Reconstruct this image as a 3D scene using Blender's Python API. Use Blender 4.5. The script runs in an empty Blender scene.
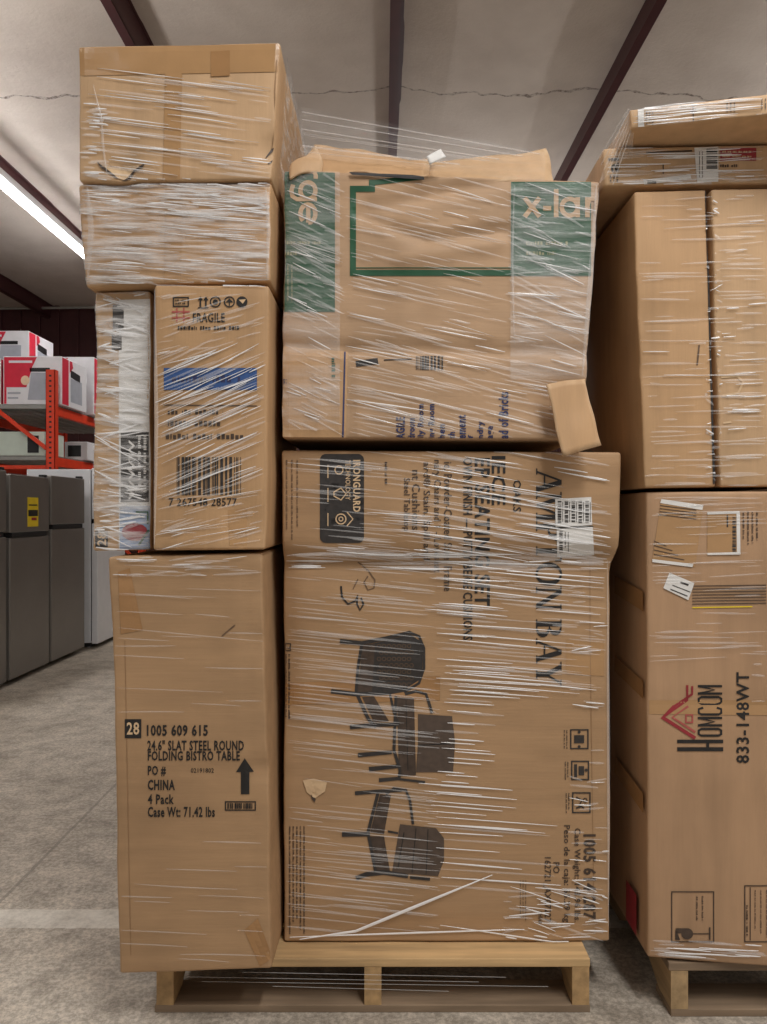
import bpy, bmesh, math, random, bisect
from mathutils import Vector, noise

# ------------------------------------------------------------------ camera, light, exposure
S = bpy.context.scene
COL = S.collection
F = 770.0            # focal length in pixels of the 767 x 1024 frame
CX, CY, EYE = 383.5, 512.0, 1.18

cd = bpy.data.cameras.new('camera')
cd.sensor_fit = 'VERTICAL'; cd.sensor_height = 36.0; cd.lens = 36.0 * F / 1024.0
cd.clip_start = 0.05; cd.clip_end = 100
cam = bpy.data.objects.new('camera', cd); COL.objects.link(cam)
cam.location = (0, 0, EYE); cam.rotation_euler = (math.pi / 2, 0, 0)
S.camera = cam

S.view_settings.view_transform = 'Standard'
S.view_settings.look = 'None'
S.view_settings.exposure = 0.0
S.view_settings.gamma = 1.0
S.view_settings.use_curve_mapping = False
try:
    S.cycles.transparent_max_bounces = 24
    S.cycles.max_bounces = 8
except Exception:
    pass

W = bpy.data.worlds.new('world'); S.world = W; W.use_nodes = True
WORLD_STRENGTH = 0.36
W.node_tree.nodes['Background'].inputs[0].default_value = (1.0, 0.975, 0.95, 1)
W.node_tree.nodes['Background'].inputs[1].default_value = WORLD_STRENGTH


def area(name, loc, size, power, rot=(0, 0, 0), col=(1, 0.975, 0.95)):
    l = bpy.data.lights.new(name, 'AREA'); l.shape = 'RECTANGLE'
    l.size, l.size_y = size; l.energy = power; l.color = col
    o = bpy.data.objects.new(name, l); COL.objects.link(o)
    o.location = loc; o.rotation_euler = rot
    return o


# the other rows of ceiling strips of the hall (behind and beside the camera)
area('unseen_hall_light', (0.9, -0.1, 4.15), (0.3, 1.6), 90)
area('unseen_hall_light', (2.4, -0.9, 4.1), (0.3, 2.4), 62)
area('unseen_hall_light', (-1.9, -0.2, 4.1), (0.3, 2.4), 10)
area('unseen_hall_light', (-3.6, 3.0, 4.1), (0.3, 2.4), 70)
area('unseen_hall_light', (-1.6, 9.0, 4.1), (0.3, 2.4), 50)
# added upward area lights, unseen and without fixtures, to brighten the ceiling
area('unseen_hall_light', (0.9, 8.6, 2.7), (0.3, 2.4), 30, rot=(math.pi, 0, 0))
area('unseen_hall_light', (4.6, 5.0, 3.1), (0.3, 2.4), 52, rot=(math.pi, 0, 0))
area('unseen_hall_light', (-2.6, 3.2, 3.0), (0.3, 2.4), 34, rot=(math.pi, 0, 0))
TUBE_STRENGTH = 20.0


# ------------------------------------------------------------------ helpers
def lin(c):
    def f(v):
        v /= 255.0
        return v / 12.92 if v <= 0.04045 else ((v + 0.055) / 1.055) ** 2.4
    return (f(c[0]), f(c[1]), f(c[2]), 1)


def new_mat(name):
    m = bpy.data.materials.new(name); m.use_nodes = True
    nt = m.node_tree
    return m, nt, nt.nodes['Principled BSDF']


def N(nt, kind, **kw):
    n = nt.nodes.new(kind)
    for k, v in kw.items():
        setattr(n, k, v)
    return n


def noise_tex(nt, scale, detail=4, stretch=(1, 1, 1), rough=0.55):
    tc = N(nt, 'ShaderNodeTexCoord'); mp = N(nt, 'ShaderNodeMapping')
    mp.inputs['Scale'].default_value = stretch
    nt.links.new(tc.outputs['Object'], mp.inputs['Vector'])
    t = N(nt, 'ShaderNodeTexNoise')
    t.inputs['Scale'].default_value = scale; t.inputs['Detail'].default_value = detail
    t.inputs['Roughness'].default_value = rough
    nt.links.new(mp.outputs[0], t.inputs['Vector'])
    return t


def ramp(nt, src, stops):
    r = N(nt, 'ShaderNodeValToRGB')
    e = r.color_ramp.elements
    while len(e) < len(stops):
        e.new(0.5)
    for el, (p, c) in zip(e, stops):
        el.position = p; el.color = c
    nt.links.new(src, r.inputs[0])
    return r


def plain(name, c, rough=0.6, metal=0.0, var=0.10, scale=12, spec=0.5, bump=0.0):
    """One colour with a slight uneven wear."""
    m, nt, b = new_mat(name)
    l = lin(c)
    t = noise_tex(nt, scale)
    lo = tuple(v * (1 - var) for v in l[:3]) + (1,); hi = tuple(min(1, v * (1 + var)) for v in l[:3]) + (1,)
    r = ramp(nt, t.outputs['Fac'], [(0.3, lo), (0.7, hi)])
    nt.links.new(r.outputs[0], b.inputs['Base Color'])
    b.inputs['Roughness'].default_value = rough; b.inputs['Metallic'].default_value = metal
    b.inputs['Specular IOR Level'].default_value = spec
    if bump:
        bp = N(nt, 'ShaderNodeBump'); bp.inputs['Strength'].default_value = bump; bp.inputs['Distance'].default_value = 0.003
        nt.links.new(t.outputs['Fac'], bp.inputs['Height']); nt.links.new(bp.outputs[0], b.inputs['Normal'])
    return m


def cardboard(name, c, flute='v', dirt=0.16):
    m, nt, b = new_mat(name)
    l = lin(c)[:3]
    t = noise_tex(nt, 3.0, 6)
    s = noise_tex(nt, 26.0, 3, (1, 1, 0.12) if flute == 'v' else (0.12, 1, 1))
    f = noise_tex(nt, 160.0, 2, (1, 1, 0.05) if flute == 'v' else (0.05, 1, 1))
    a = ramp(nt, t.outputs['Fac'], [(0.28, tuple(v * (1 - dirt) for v in l) + (1,)), (0.5, l + (1,)), (0.75, tuple(min(1, v * (1 + dirt * .5)) for v in l) + (1,))])
    g = ramp(nt, s.outputs['Fac'], [(0.3, (.90, .90, .90, 1)), (0.7, (1.06, 1.06, 1.06, 1))])
    mx = N(nt, 'ShaderNodeMix', data_type='RGBA', blend_type='MULTIPLY'); mx.inputs[0].default_value = 1
    nt.links.new(a.outputs[0], mx.inputs[6]); nt.links.new(g.outputs[0], mx.inputs[7])
    ge = N(nt, 'ShaderNodeNewGeometry'); ed = ramp(nt, ge.outputs['Pointiness'], [(.53, (0, 0, 0, 1)), (.60, (.55, .55, .55, 1))])
    wm = N(nt, 'ShaderNodeMath', operation='MULTIPLY'); wr = ramp(nt, s.outputs['Fac'], [(.40, (.2, .2, .2, 1)), (.6, (1, 1, 1, 1))])
    nt.links.new(ed.outputs[0], wm.inputs[0]); nt.links.new(wr.outputs[0], wm.inputs[1])
    wx = N(nt, 'ShaderNodeMix', data_type='RGBA'); nt.links.new(wm.outputs[0], wx.inputs[0])
    nt.links.new(mx.outputs[2], wx.inputs[6]); wx.inputs[7].default_value = lin((222, 196, 162))
    nt.links.new(wx.outputs[2], b.inputs['Base Color'])
    b.inputs['Roughness'].default_value = 0.62; b.inputs['Specular IOR Level'].default_value = 0.35
    bp = N(nt, 'ShaderNodeBump'); bp.inputs['Strength'].default_value = 0.25; bp.inputs['Distance'].default_value = 0.0015
    nt.links.new(f.outputs['Fac'], bp.inputs['Height']); nt.links.new(bp.outputs[0], b.inputs['Normal'])
    return m


def film_mat(name, opaque, tint=(244, 243, 242), cloudy=None, rough=0.22):
    """Stretch film: clear plastic, milky where folded; the white also stands in for lamp glints."""
    m, nt, b = new_mat(name)
    b.inputs['Base Color'].default_value = lin(tint); b.inputs['Roughness'].default_value = rough
    b.inputs['Specular IOR Level'].default_value = 0.7
    tr = N(nt, 'ShaderNodeBsdfTransparent'); mx = N(nt, 'ShaderNodeMixShader')
    nt.links.new(tr.outputs[0], mx.inputs[1]); nt.links.new(b.outputs[0], mx.inputs[2])
    nt.links.new(mx.outputs[0], nt.nodes['Material Output'].inputs['Surface'])
    if cloudy:
        sc, st, p0, p1 = cloudy
        t = noise_tex(nt, sc, 5, st, 0.65)
        r = ramp(nt, t.outputs['Fac'], [(p0, (.02, .02, .02, 1)), (p1, (opaque,) * 3 + (1,))])
        nt.links.new(r.outputs[0], mx.inputs[0])
        bp = N(nt, 'ShaderNodeBump'); bp.inputs['Strength'].default_value = 0.8; bp.inputs['Distance'].default_value = 0.006
        nt.links.new(t.outputs['Fac'], bp.inputs['Height']); nt.links.new(bp.outputs[0], b.inputs['Normal'])
    else:
        mx.inputs[0].default_value = opaque
    return m


def wood(name, c, along='x'):
    m, nt, b = new_mat(name)
    l = lin(c)[:3]
    st = {'x': (1, 14, 14), 'y': (14, 1, 14)}[along]
    t = noise_tex(nt, 3.2, 6, st); d = noise_tex(nt, 2.0, 4)
    a = ramp(nt, t.outputs['Fac'], [(0.3, tuple(v * .62 for v in l) + (1,)), (0.65, l + (1,))])
    g = ramp(nt, d.outputs['Fac'], [(0.3, (.7, .68, .66, 1)), (0.6, (1.05, 1.05, 1.05, 1))])
    mx = N(nt, 'ShaderNodeMix', data_type='RGBA', blend_type='MULTIPLY'); mx.inputs[0].default_value = 1
    nt.links.new(a.outputs[0], mx.inputs[6]); nt.links.new(g.outputs[0], mx.inputs[7])
    nt.links.new(mx.outputs[2], b.inputs['Base Color']); b.inputs['Roughness'].default_value = 0.75
    return m


def P(px, py, y):
    """Point at depth y seen at pixel (px, py)."""
    return Vector(((px - CX) / F * y, y, EYE - (py - CY) / F * y))


def build(name, verts, faces, mat, root=None, smooth=False, kind=None):
    me = bpy.data.meshes.new(name)
    off = Vector((0, 0, 0)); up = root
    while up is not None:
        off = off + up.location; up = up.parent
    me.from_pydata([tuple(Vector(v) - off) for v in verts], [], faces)
    me.update()
    o = bpy.data.objects.new(name, me); COL.objects.link(o)
    mats = mat if isinstance(mat, (list, tuple)) else [mat]
    for m in mats:
        me.materials.append(m)
    if smooth:
        for p in me.polygons:
            p.use_smooth = True
    if root is not None:
        o.parent = root
    if kind:
        o['kind'] = kind
    return o


def tag(o, label, cat, group=None):
    o['label'] = label; o['category'] = cat
    if group:
        o['group'] = group
    return o


def thing(name, loc, label, cat, group=None):
    o = bpy.data.objects.new(name, None); COL.objects.link(o)
    o.location = loc; o.empty_display_size = 0.1
    return tag(o, label, cat, group)


class MB:
    """Collects simple solids into one mesh."""
    def __init__(s):
        s.v = []; s.f = []

    def add(s, vs, fs):
        b = len(s.v); s.v += [Vector(v) for v in vs]; s.f += [tuple(i + b for i in f) for f in fs]
        return s

    def box(s, x0, x1, y0, y1, z0, z1, bev=0.0):
        bm = bmesh.new()
        bmesh.ops.create_cube(bm, size=1)
        for v in bm.verts:
            v.co = Vector(((x0 + x1) / 2 + v.co.x * (x1 - x0), (y0 + y1) / 2 + v.co.y * (y1 - y0), (z0 + z1) / 2 + v.co.z * (z1 - z0)))
        if bev:
            bmesh.ops.bevel(bm, geom=bm.edges[:], offset=bev, segments=2, affect='EDGES', profile=0.5)
        bm.verts.index_update()
        s.add([v.co.copy() for v in bm.verts], [tuple(v.index for v in f.verts) for f in bm.faces]); bm.free()
        return s

    def tube(s, a, b, r, n=8):
        a, b = Vector(a), Vector(b); d = (b - a).normalized()
        u = d.orthogonal().normalized(); w = d.cross(u)
        ring = [u * math.cos(2 * math.pi * i / n) * r + w * math.sin(2 * math.pi * i / n) * r for i in range(n)]
        return s.add([a + q for q in ring] + [b + q for q in ring],
                     [(i, (i + 1) % n, n + (i + 1) % n, n + i) for i in range(n)] + [tuple(range(n))[::-1], tuple(range(n, 2 * n))])

    def bar(s, a, b, w, h, up=(0, 0, 1)):
        a, b = Vector(a), Vector(b); d = (b - a).normalized(); up = Vector(up)
        r = d.cross(up).normalized(); u = r.cross(d)
        q = [r * w / 2 + u * h / 2, -r * w / 2 + u * h / 2, -r * w / 2 - u * h / 2, r * w / 2 - u * h / 2]
        return s.add([a + k for k in q] + [b + k for k in q],
                     [(3, 2, 1, 0), (4, 5, 6, 7)] + [(i, (i + 1) % 4, 4 + (i + 1) % 4, 4 + i) for i in range(4)])

    def build(s, name, mat, root=None, smooth=False):
        return build(name, s.v, s.f, mat, root, smooth)


class Carton:
    """A worn cardboard carton; its printing is laid on the bent front face."""
    def __init__(s, name, label, quad, y, depth, mat, cat='box', group=None, amp=0.004, r=0.007, bumps=(), seed=0, fine=1.0, step=0.022, side_mat=None):
        s.q = [Vector((a, b, 0)) for a, b in quad]          # TL TR BR BL in the photograph
        ys = [y] * 4 if not isinstance(y, (list, tuple)) else y
        tl, tr, br, bl = [P(a, b, k) for (a, b), k in zip(quad, ys)]
        s.c = [tl, tr, br, bl]; s.y = sum(ys) / 4
        s.W = ((tr - tl).length + (br - bl).length) / 2; s.H = ((tl - bl).length + (tr - br).length) / 2; s.D = depth
        s.r, s.amp, s.bumps, s.seed, s.fine = r, amp, bumps, seed, fine
        low = min(bl.z, br.z)
        s.root = thing(name, ((bl.x + br.x) / 2, s.y + depth / 2, low), label, cat, group)
        s._mesh(mat, step)

    def place(s, p):
        r = s.r; d = (s.W, s.D, s.H)
        c = Vector([min(max(p[i], r), d[i] - r) for i in range(3)]); e = Vector(p) - c
        if e.length > 1e-9:
            e = e.normalized() * min(r, e.length if sum(abs(k) > 1e-9 for k in e) == 1 else r)
        q = c + e
        t = Vector(q) + Vector((s.seed * 3.1, s.seed * 1.7, s.seed * 2.3))
        n = noise.noise_vector(t * 5.0) * s.amp + noise.noise_vector(t * 22.0) * s.amp * 0.30 * s.fine
        # keep the underside flat so that the carton rests
        k = min(1, q[2] / 0.05)
        n.z *= k * min(1, max(0, (s.H - q[2]) / 0.05))
        sx, sz = q[0] / s.W, q[2] / s.H
        tl, tr, br, bl = s.c
        top = tl.lerp(tr, sx); bot = bl.lerp(br, sx)
        w = bot.lerp(top, sz)
        w = w + Vector((0, q[1], 0)) + n
        if q[1] < 0.12 and s.bumps:
            fall = 1 - q[1] / 0.12
            ppx = (s.q[3].lerp(s.q[2], sx)).lerp(s.q[0].lerp(s.q[1], sx), sz)
            for b in s.bumps:
                if b[0] == 'dent':
                    _, bx, by, rad, dep = b
                    w.y += dep * math.exp(-((ppx.x - bx) ** 2 + (ppx.y - by) ** 2) / (rad * rad)) * fall
                elif b[0] == 'crease':
                    _, x0, y0, x1, y1, wid, dep = b
                    dx, dy = x1 - x0, y1 - y0; L2 = dx * dx + dy * dy
                    u = ((ppx.x - x0) * dx + (ppx.y - y0) * dy) / L2
                    uc = min(1, max(0, u))
                    dd = math.hypot(ppx.x - x0 - uc * dx, ppx.y - y0 - uc * dy)
                    w.y += dep * math.exp(-(dd / wid) ** 2) * fall
                elif b[0] == 'out':      # everything above a line bulges forward and sideways
                    _, yy, soft, fy, fx = b
                    u = 1 / (1 + math.exp((ppx.y - yy) / soft))
                    w.y -= fy * u * fall; w.x += fx * u * sx
        return w

    def _mesh(s, mat, step):
        def axis(L):
            r = s.r; n = max(2, int(round((L - 2 * r) / step)))
            return [0, r * .35] + [r + (L - 2 * r) * i / n for i in range(n + 1)] + [L - r * .35, L]
        ax, az = axis(s.W), axis(s.H)
        r = s.r; nd = max(3, int(round((s.D - 2 * r) / (step * 2.5))))
        ay = [0, r * .35] + [r + (s.D - 2 * r) * i / nd for i in range(nd + 1)] + [s.D - r * .35, s.D]
        idx, vs, fs = {}, [], []

        def vid(i, j, k):
            if (i, j, k) not in idx:
                idx[(i, j, k)] = len(vs); vs.append(s.place((ax[i], ay[j], az[k])))
            return idx[(i, j, k)]
        s.ax, s.az = ax, az
        s.G = [[s.place((a, 0.0, b)) for b in az] for a in ax]
        nx, ny, nz = len(ax) - 1, len(ay) - 1, len(az) - 1
        for i in range(nx):
            for k in range(nz):
                fs.append((vid(i, 0, k), vid(i + 1, 0, k), vid(i + 1, 0, k + 1), vid(i, 0, k + 1)))
                fs.append((vid(i, ny, k), vid(i, ny, k + 1), vid(i + 1, ny, k + 1), vid(i + 1, ny, k)))
        for j in range(ny):
            for k in range(nz):
                fs.append((vid(0, j, k), vid(0, j, k + 1), vid(0, j + 1, k + 1), vid(0, j + 1, k)))
                fs.append((vid(nx, j, k), vid(nx, j + 1, k), vid(nx, j + 1, k + 1), vid(nx, j, k + 1)))
        for i in range(nx):
            for j in range(ny):
                fs.append((vid(i, j, 0), vid(i, j + 1, 0), vid(i + 1, j + 1, 0), vid(i + 1, j, 0)))
                fs.append((vid(i, j, nz), vid(i + 1, j, nz), vid(i + 1, j + 1, nz), vid(i, j + 1, nz)))
        s.body = build('box_body', vs, fs, mat, s.root, smooth=True)

    def st(s, px, py):
        tl, tr, br, bl = s.q
        u, v = 0.5, 0.5
        for _ in range(6):
            a = bl.lerp(br, u); b = tl.lerp(tr, u); p = a.lerp(b, v)
            ex, ey = px - p.x, py - p.y
            du = (br - bl) * (1 - v) + (tr - tl) * v; dv = b - a
            det = du.x * dv.y - du.y * dv.x
            if abs(det) < 1e-9:
                break
            u += (ex * dv.y - ey * dv.x) / det; v += (du.x * ey - du.y * ex) / det
        return u, v

    def has(s, px, py, m=0.0):
        u, v = s.st(px, py)
        return -m <= u <= 1 + m and -m <= v <= 1 + m

    def front(s, px, py, off=0.0012):
        qx, qy = px, py
        for _ in range(2):
            w = s._front(qx, qy)
            ex, ey = CX + w.x / w.y * F - px, CY - (w.z - EYE) / w.y * F - py
            if abs(ex) > 30 or abs(ey) > 30:
                break
            qx -= ex; qy -= ey
        return s._front(qx, qy) + Vector((0, -off, 0))

    def _front(s, px, py):
        u, v = s.st(px, py)
        x, z = min(max(u, 0.0), 1.0) * s.W, min(max(v, 0.0), 1.0) * s.H
        i = min(max(bisect.bisect_right(s.ax, x) - 1, 0), len(s.ax) - 2); k = min(max(bisect.bisect_right(s.az, z) - 1, 0), len(s.az) - 2)
        fx = (x - s.ax[i]) / (s.ax[i + 1] - s.ax[i]); fz = (z - s.az[k]) / (s.az[k + 1] - s.az[k])
        w = s.G[i][k].lerp(s.G[i + 1][k], fx).lerp(s.G[i][k + 1].lerp(s.G[i + 1][k + 1], fx), fz)
        return w

    # ---- printing
    def patch(s, name, quad, mat, off=0.0012, cell=5, root='own'):
        a, b, c, d = [Vector((x, y)) for x, y in quad]
        nu = max(1, int(((b - a).length + (c - d).length) / 2 / cell)); nv = max(1, int(((d - a).length + (c - b).length) / 2 / cell))
        vs, fs = [], []
        for j in range(nv + 1):
            for i in range(nu + 1):
                p = a.lerp(b, i / nu).lerp(d.lerp(c, i / nu), j / nv)
                vs.append(s.front(p.x, p.y, .0004 + off * .55))
        for j in range(nv):
            for i in range(nu):
                k = j * (nu + 1) + i
                fs.append((k, k + nu + 1, k + nu + 2, k + 1))
        return build(name, vs, fs, mat, s.root if root == 'own' else root)

    def ink(s, name, shapes, mat, off=0.0018, root=None):
        """shapes: lists of pixel polygons (3 or 4 corners) -> one printed mesh"""
        vs, fs = [], []
        off = .0004 + off * .55
        for poly in shapes:
            area2 = sum(poly[i][0] * poly[(i + 1) % len(poly)][1] - poly[(i + 1) % len(poly)][0] * poly[i][1] for i in range(len(poly)))
            pl = poly if area2 < 0 else poly[::-1]
            for tri in fine(pl):
                b = len(vs)
                vs += [s.front(x, y, off) for x, y in tri]
                fs.append(tuple(range(b, b + len(tri))))
        return build(name, vs, fs, mat, root or s.root)


def fine(poly, most=5.0):
    """Break a printed polygon into pieces small enough to follow a bent face."""
    out, todo = [], [list(poly)] if len(poly) == 3 else [[poly[0], poly[i], poly[i + 1]] for i in range(1, len(poly) - 1)]
    while todo:
        t = todo.pop()
        e = [math.dist(t[i], t[(i + 1) % 3]) for i in range(3)]
        i = e.index(max(e))
        if e[i] <= most:
            out.append(t); continue
        a, b, c = t[i], t[(i + 1) % 3], t[(i + 2) % 3]
        m = ((a[0] + b[0]) / 2, (a[1] + b[1]) / 2)
        todo += [[a, m, c], [m, b, c]]
    return out


def cut(poly, size=9):
    """Cut a quad into cells so that it follows a bent face."""
    if len(poly) != 4:
        return [poly]
    a, b, c, d = [Vector(p) for p in poly]
    nu = max(1, int((b - a).length / size)); nv = max(1, int((d - a).length / size))
    out = []
    g = lambda i, j: tuple(a.lerp(b, i / nu).lerp(d.lerp(c, i / nu), j / nv))
    for i in range(nu):
        for j in range(nv):
            out.append([g(i, j), g(i + 1, j), g(i + 1, j + 1), g(i, j + 1)])
    return out


def rect(x0, y0, x1, y1):
    return cut([(x0, y0), (x1, y0), (x1, y1), (x0, y1)])


def frame(x0, y0, x1, y1, w):
    return rect(x0, y0, x1, y0 + w) + rect(x0, y1 - w, x1, y1) + rect(x0, y0 + w, x0 + w, y1 - w) + rect(x1 - w, y0 + w, x1, y1 - w)


def stroke(pts, w):
    """A drawn line of the given width through pixel points (w may be a list)."""
    out = []
    n = len(pts); ws = w if isinstance(w, (list, tuple)) else [w] * n
    V = [Vector(p) for p in pts]; L, R = [], []
    for i in range(n):
        d = (V[min(i + 1, n - 1)] - V[max(i - 1, 0)]).normalized(); q = Vector((-d.y, d.x)) * ws[i] / 2
        L.append(V[i] + q); R.append(V[i] - q)
    for i in range(n - 1):
        out += cut([tuple(L[i]), tuple(L[i + 1]), tuple(R[i + 1]), tuple(R[i])], 12)
    return out


def disc(cx, cy, r, n=14, ry=None):
    ry = ry or r
    return [[(cx, cy), (cx + r * math.cos(2 * math.pi * i / n), cy + ry * math.sin(2 * math.pi * i / n)),
             (cx + r * math.cos(2 * math.pi * (i + 1) / n), cy + ry * math.sin(2 * math.pi * (i + 1) / n))] for i in range(n)]


def ring(cx, cy, r, w, n=16):
    return stroke([(cx + r * math.cos(2 * math.pi * i / n), cy + r * math.sin(2 * math.pi * i / n)) for i in range(n + 1)], w)


def letters(txt, x0, y0, x1, y1, turn=0, bold=0.0):
    """Lettering fitted to a pixel box; turn 0 upright, 1 reads downward, -1 reads upward."""
    cu = bpy.data.curves.new('lettering', 'FONT'); cu.body = txt; cu.offset = bold; cu.resolution_u = 2; cu.space_character = 1 + bold * 4
    o = bpy.data.objects.new('lettering', cu); COL.objects.link(o)
    dg = bpy.context.evaluated_depsgraph_get()
    me = bpy.data.meshes.new_from_object(o.evaluated_get(dg))
    bpy.data.objects.remove(o); bpy.data.curves.remove(cu)
    vs = [v.co for v in me.vertices]
    if not vs:
        return []
    ax, bx = min(v.x for v in vs), max(v.x for v in vs); ay, by = min(v.y for v in vs), max(v.y for v in vs)
    out = []
    for p in me.polygons:
        q = []
        for i in p.vertices:
            u = (vs[i].x - ax) / (bx - ax); v = (vs[i].y - ay) / (by - ay)
            if turn == 0:
                q.append((x0 + u * (x1 - x0), y1 - v * (y1 - y0)))
            elif turn == 1:
                q.append((x0 + v * (x1 - x0), y0 + u * (y1 - y0)))
            else:
                q.append((x1 - v * (x1 - x0), y1 - u * (y1 - y0)))
        out.append(q)
    bpy.data.meshes.remove(me)
    return out


def faint_lines(rng, x0, y0, x1, y1, turn, n, ht=0.45):
    """Rows too small to read: word-long dashes."""
    out = []
    a0, a1 = (y0, y1) if turn else (x0, x1); b0, b1 = (x0, x1) if turn else (y0, y1)
    pit = (b1 - b0) / n
    for k in range(n):
        b = b0 + pit * (k + .5); h = pit * ht
        a = a0; end = a1 - rng.random() * (a1 - a0) * .2; word = rng.randint(3, 8)
        u = max(h, 1.3)
        while a < end:
            w = rng.choice([.22, .45, .6, .6]) * u
            e = min(end, a + w); top = rng.choice([1, 1, .75]); low = b + h / 2
            out.append([(b - h / 2, a), (b - h / 2 + h * top, a), (b - h / 2 + h * top, e), (b - h / 2, e)] if turn else [(a, low - h * top), (e, low - h * top), (e, low), (a, low)])
            word -= 1
            a = e + u * .25
            if word <= 0:
                a += u * .7; word = rng.randint(3, 8)
    return out


def bars(rng, x0, y0, x1, y1, turn=0, unit=1.0):
    out = []; a, e = (y0, y1) if turn else (x0, x1)
    while a < e:
        w = rng.choice([.6, .6, 1.2, 1.8, 2.4]) * unit
        k = min(e, a + w)
        out += rect(x0, a, x1, k) if turn else rect(a, y0, k, y1)
        a = k + rng.choice([.6, .6, 1.2, 1.8]) * unit
    return out


def struct(name, verts, faces, mat, smooth=False):
    return build(name, verts, faces, mat, None, smooth, 'structure')


# ------------------------------------------------------------------ materials
M = {}
M['card'] = cardboard('cardboard', (190, 153, 113))
M['card_light'] = cardboard('light_cardboard', (198, 164, 126))
M['card_warm'] = cardboard('warm_cardboard', (176, 142, 106), 'h')
M['card_grey'] = cardboard('greyish_cardboard', (184, 152, 120), 'h')
M['card_pink'] = cardboard('reddish_cardboard', (180, 145, 112))
M['card_pale'] = plain('torn_cardboard', (214, 184, 146), .8, bump=.4, scale=40)
M['tape'] = plain('brown_packing_tape', (166, 126, 84), .25, var=.08)
M['tape_clear'] = plain('tan_packing_tape', (178, 140, 98), .2, var=.06)
M['ink'] = plain('black_print', (34, 31, 30), .6, var=.2, scale=60)
M['ink_soft'] = plain('faded_print', (104, 82, 62), .6, var=.15, scale=60)
M['ink_brown'] = plain('dark_brown_print', (72, 58, 48), .6, var=.3, scale=50)
M['ink_grey'] = plain('charcoal_print', (52, 48, 46), .6, var=.25, scale=80)
M['ink_navy'] = plain('navy_print', (44, 50, 92), .6, var=.15, scale=60)
M['ink_blue'] = plain('blue_print', (52, 86, 142), .5, var=.15, scale=30)
M['ink_green'] = plain('green_print', (24, 80, 50), .5, var=.12, scale=20)
M['ink_red'] = plain('red_print', (150, 44, 52), .5, var=.12, scale=30)
M['ink_pink'] = plain('faded_red_print', (176, 86, 80), .5, var=.12, scale=30)
M['paper'] = plain('white_paper', (226, 224, 220), .6, var=.04, scale=40)
M['yellow'] = plain('yellow_print', (232, 204, 40), .5, var=.05)
M['seam'] = plain('carton_seam', (154, 120, 86), .8)
M['fold'] = film_mat('folded_stretch_film', 0.88, (250, 250, 250))  # whiteness and opacity include the lamp highlights on the wrinkles
M['fold_soft'] = film_mat('thin_stretch_film_fold', 0.22, (250, 250, 250))
M['sheet'] = film_mat('crumpled_stretch_film', 0.78, cloudy=(22, (0.3, 1, 3.0), 0.44, 0.76))
M['gauze'] = film_mat('thin_taut_stretch_film', 0.16, cloudy=(14, (0.2, .2, 4.0), 0.40, 0.85))
M['veil'] = film_mat('taut_stretch_film', 0.36, cloudy=(18, (0.25, .25, 3.0), 0.35, 0.80))
M['wood'] = wood('pallet_wood', (214, 178, 128)); M['wood_y'] = wood('pallet_wood_lengthwise', (196, 160, 112), 'y')
M['wood_old'] = wood('weathered_shaded_wood', (150, 128, 104)); M['wood_old_y'] = wood('weathered_stringer_wood', (190, 160, 118), 'y')
M['steel_red'] = plain('burgundy_painted_steel', (72, 34, 36), .5, var=.15, scale=5)
M['rack'] = plain('orange_red_rack_paint', (222, 66, 36), .4, var=.08)
M['stain'] = plain('brushed_dark_stainless', (128, 124, 119), .34, .3, var=.06, scale=4)
M['fridge_side'] = plain('black_cabinet_steel', (40, 40, 42), .5)
M['rubber'] = plain('black_gasket', (22, 22, 23), .6)
M['white'] = plain('white_enamel', (226, 228, 232), .35, var=.03)
M['whitebox'] = plain('white_printed_board', (228, 228, 232), .5, var=.03)
M['redbox'] = plain('crimson_printed_board', (214, 40, 66), .45, var=.06)
M['greybox'] = plain('grey_picture_print', (170, 174, 184), .5, var=.08)
M['greenwhite'] = plain('pale_green_carton', (206, 220, 208), .5, var=.05)
M['wire'] = plain('galvanised_wire', (168, 168, 164), .4, .6, var=.06)
M['dark'] = plain('dark_grille', (30, 30, 33), .5)

# floor: worn concrete with joints, scuffs and a pale stripe
m, nt, b = new_mat('worn_concrete'); M['floor'] = m
t1 = noise_tex(nt, 1.6, 8, rough=.62); t2 = noise_tex(nt, 9, 9, rough=.78); t3 = noise_tex(nt, 70, 6, rough=.8)
r1 = ramp(nt, t1.outputs['Fac'], [(.30, lin((150, 141, 128))), (.5, lin((176, 166, 153))), (.72, lin((194, 185, 172)))])
r2 = ramp(nt, t2.outputs['Fac'], [(.40, (.74, .73, .71, 1)), (.5, (1, 1, 1, 1)), (.60, (1.20, 1.20, 1.19, 1))])
r3 = ramp(nt, t3.outputs['Fac'], [(.44, (.72, .72, .71, 1)), (.57, (1.18, 1.18, 1.18, 1))])
mA = N(nt, 'ShaderNodeMix', data_type='RGBA', blend_type='MULTIPLY'); mA.inputs[0].default_value = 1
nt.links.new(r1.outputs[0], mA.inputs[6]); nt.links.new(r2.outputs[0], mA.inputs[7])
mB = N(nt, 'ShaderNodeMix', data_type='RGBA', blend_type='MULTIPLY'); mB.inputs[0].default_value = 1
nt.links.new(mA.outputs[2], mB.inputs[6]); nt.links.new(r3.outputs[0], mB.inputs[7])
tc = N(nt, 'ShaderNodeTexCoord'); sp = N(nt, 'ShaderNodeSeparateXYZ'); nt.links.new(tc.outputs['Object'], sp.inputs[0])


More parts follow.
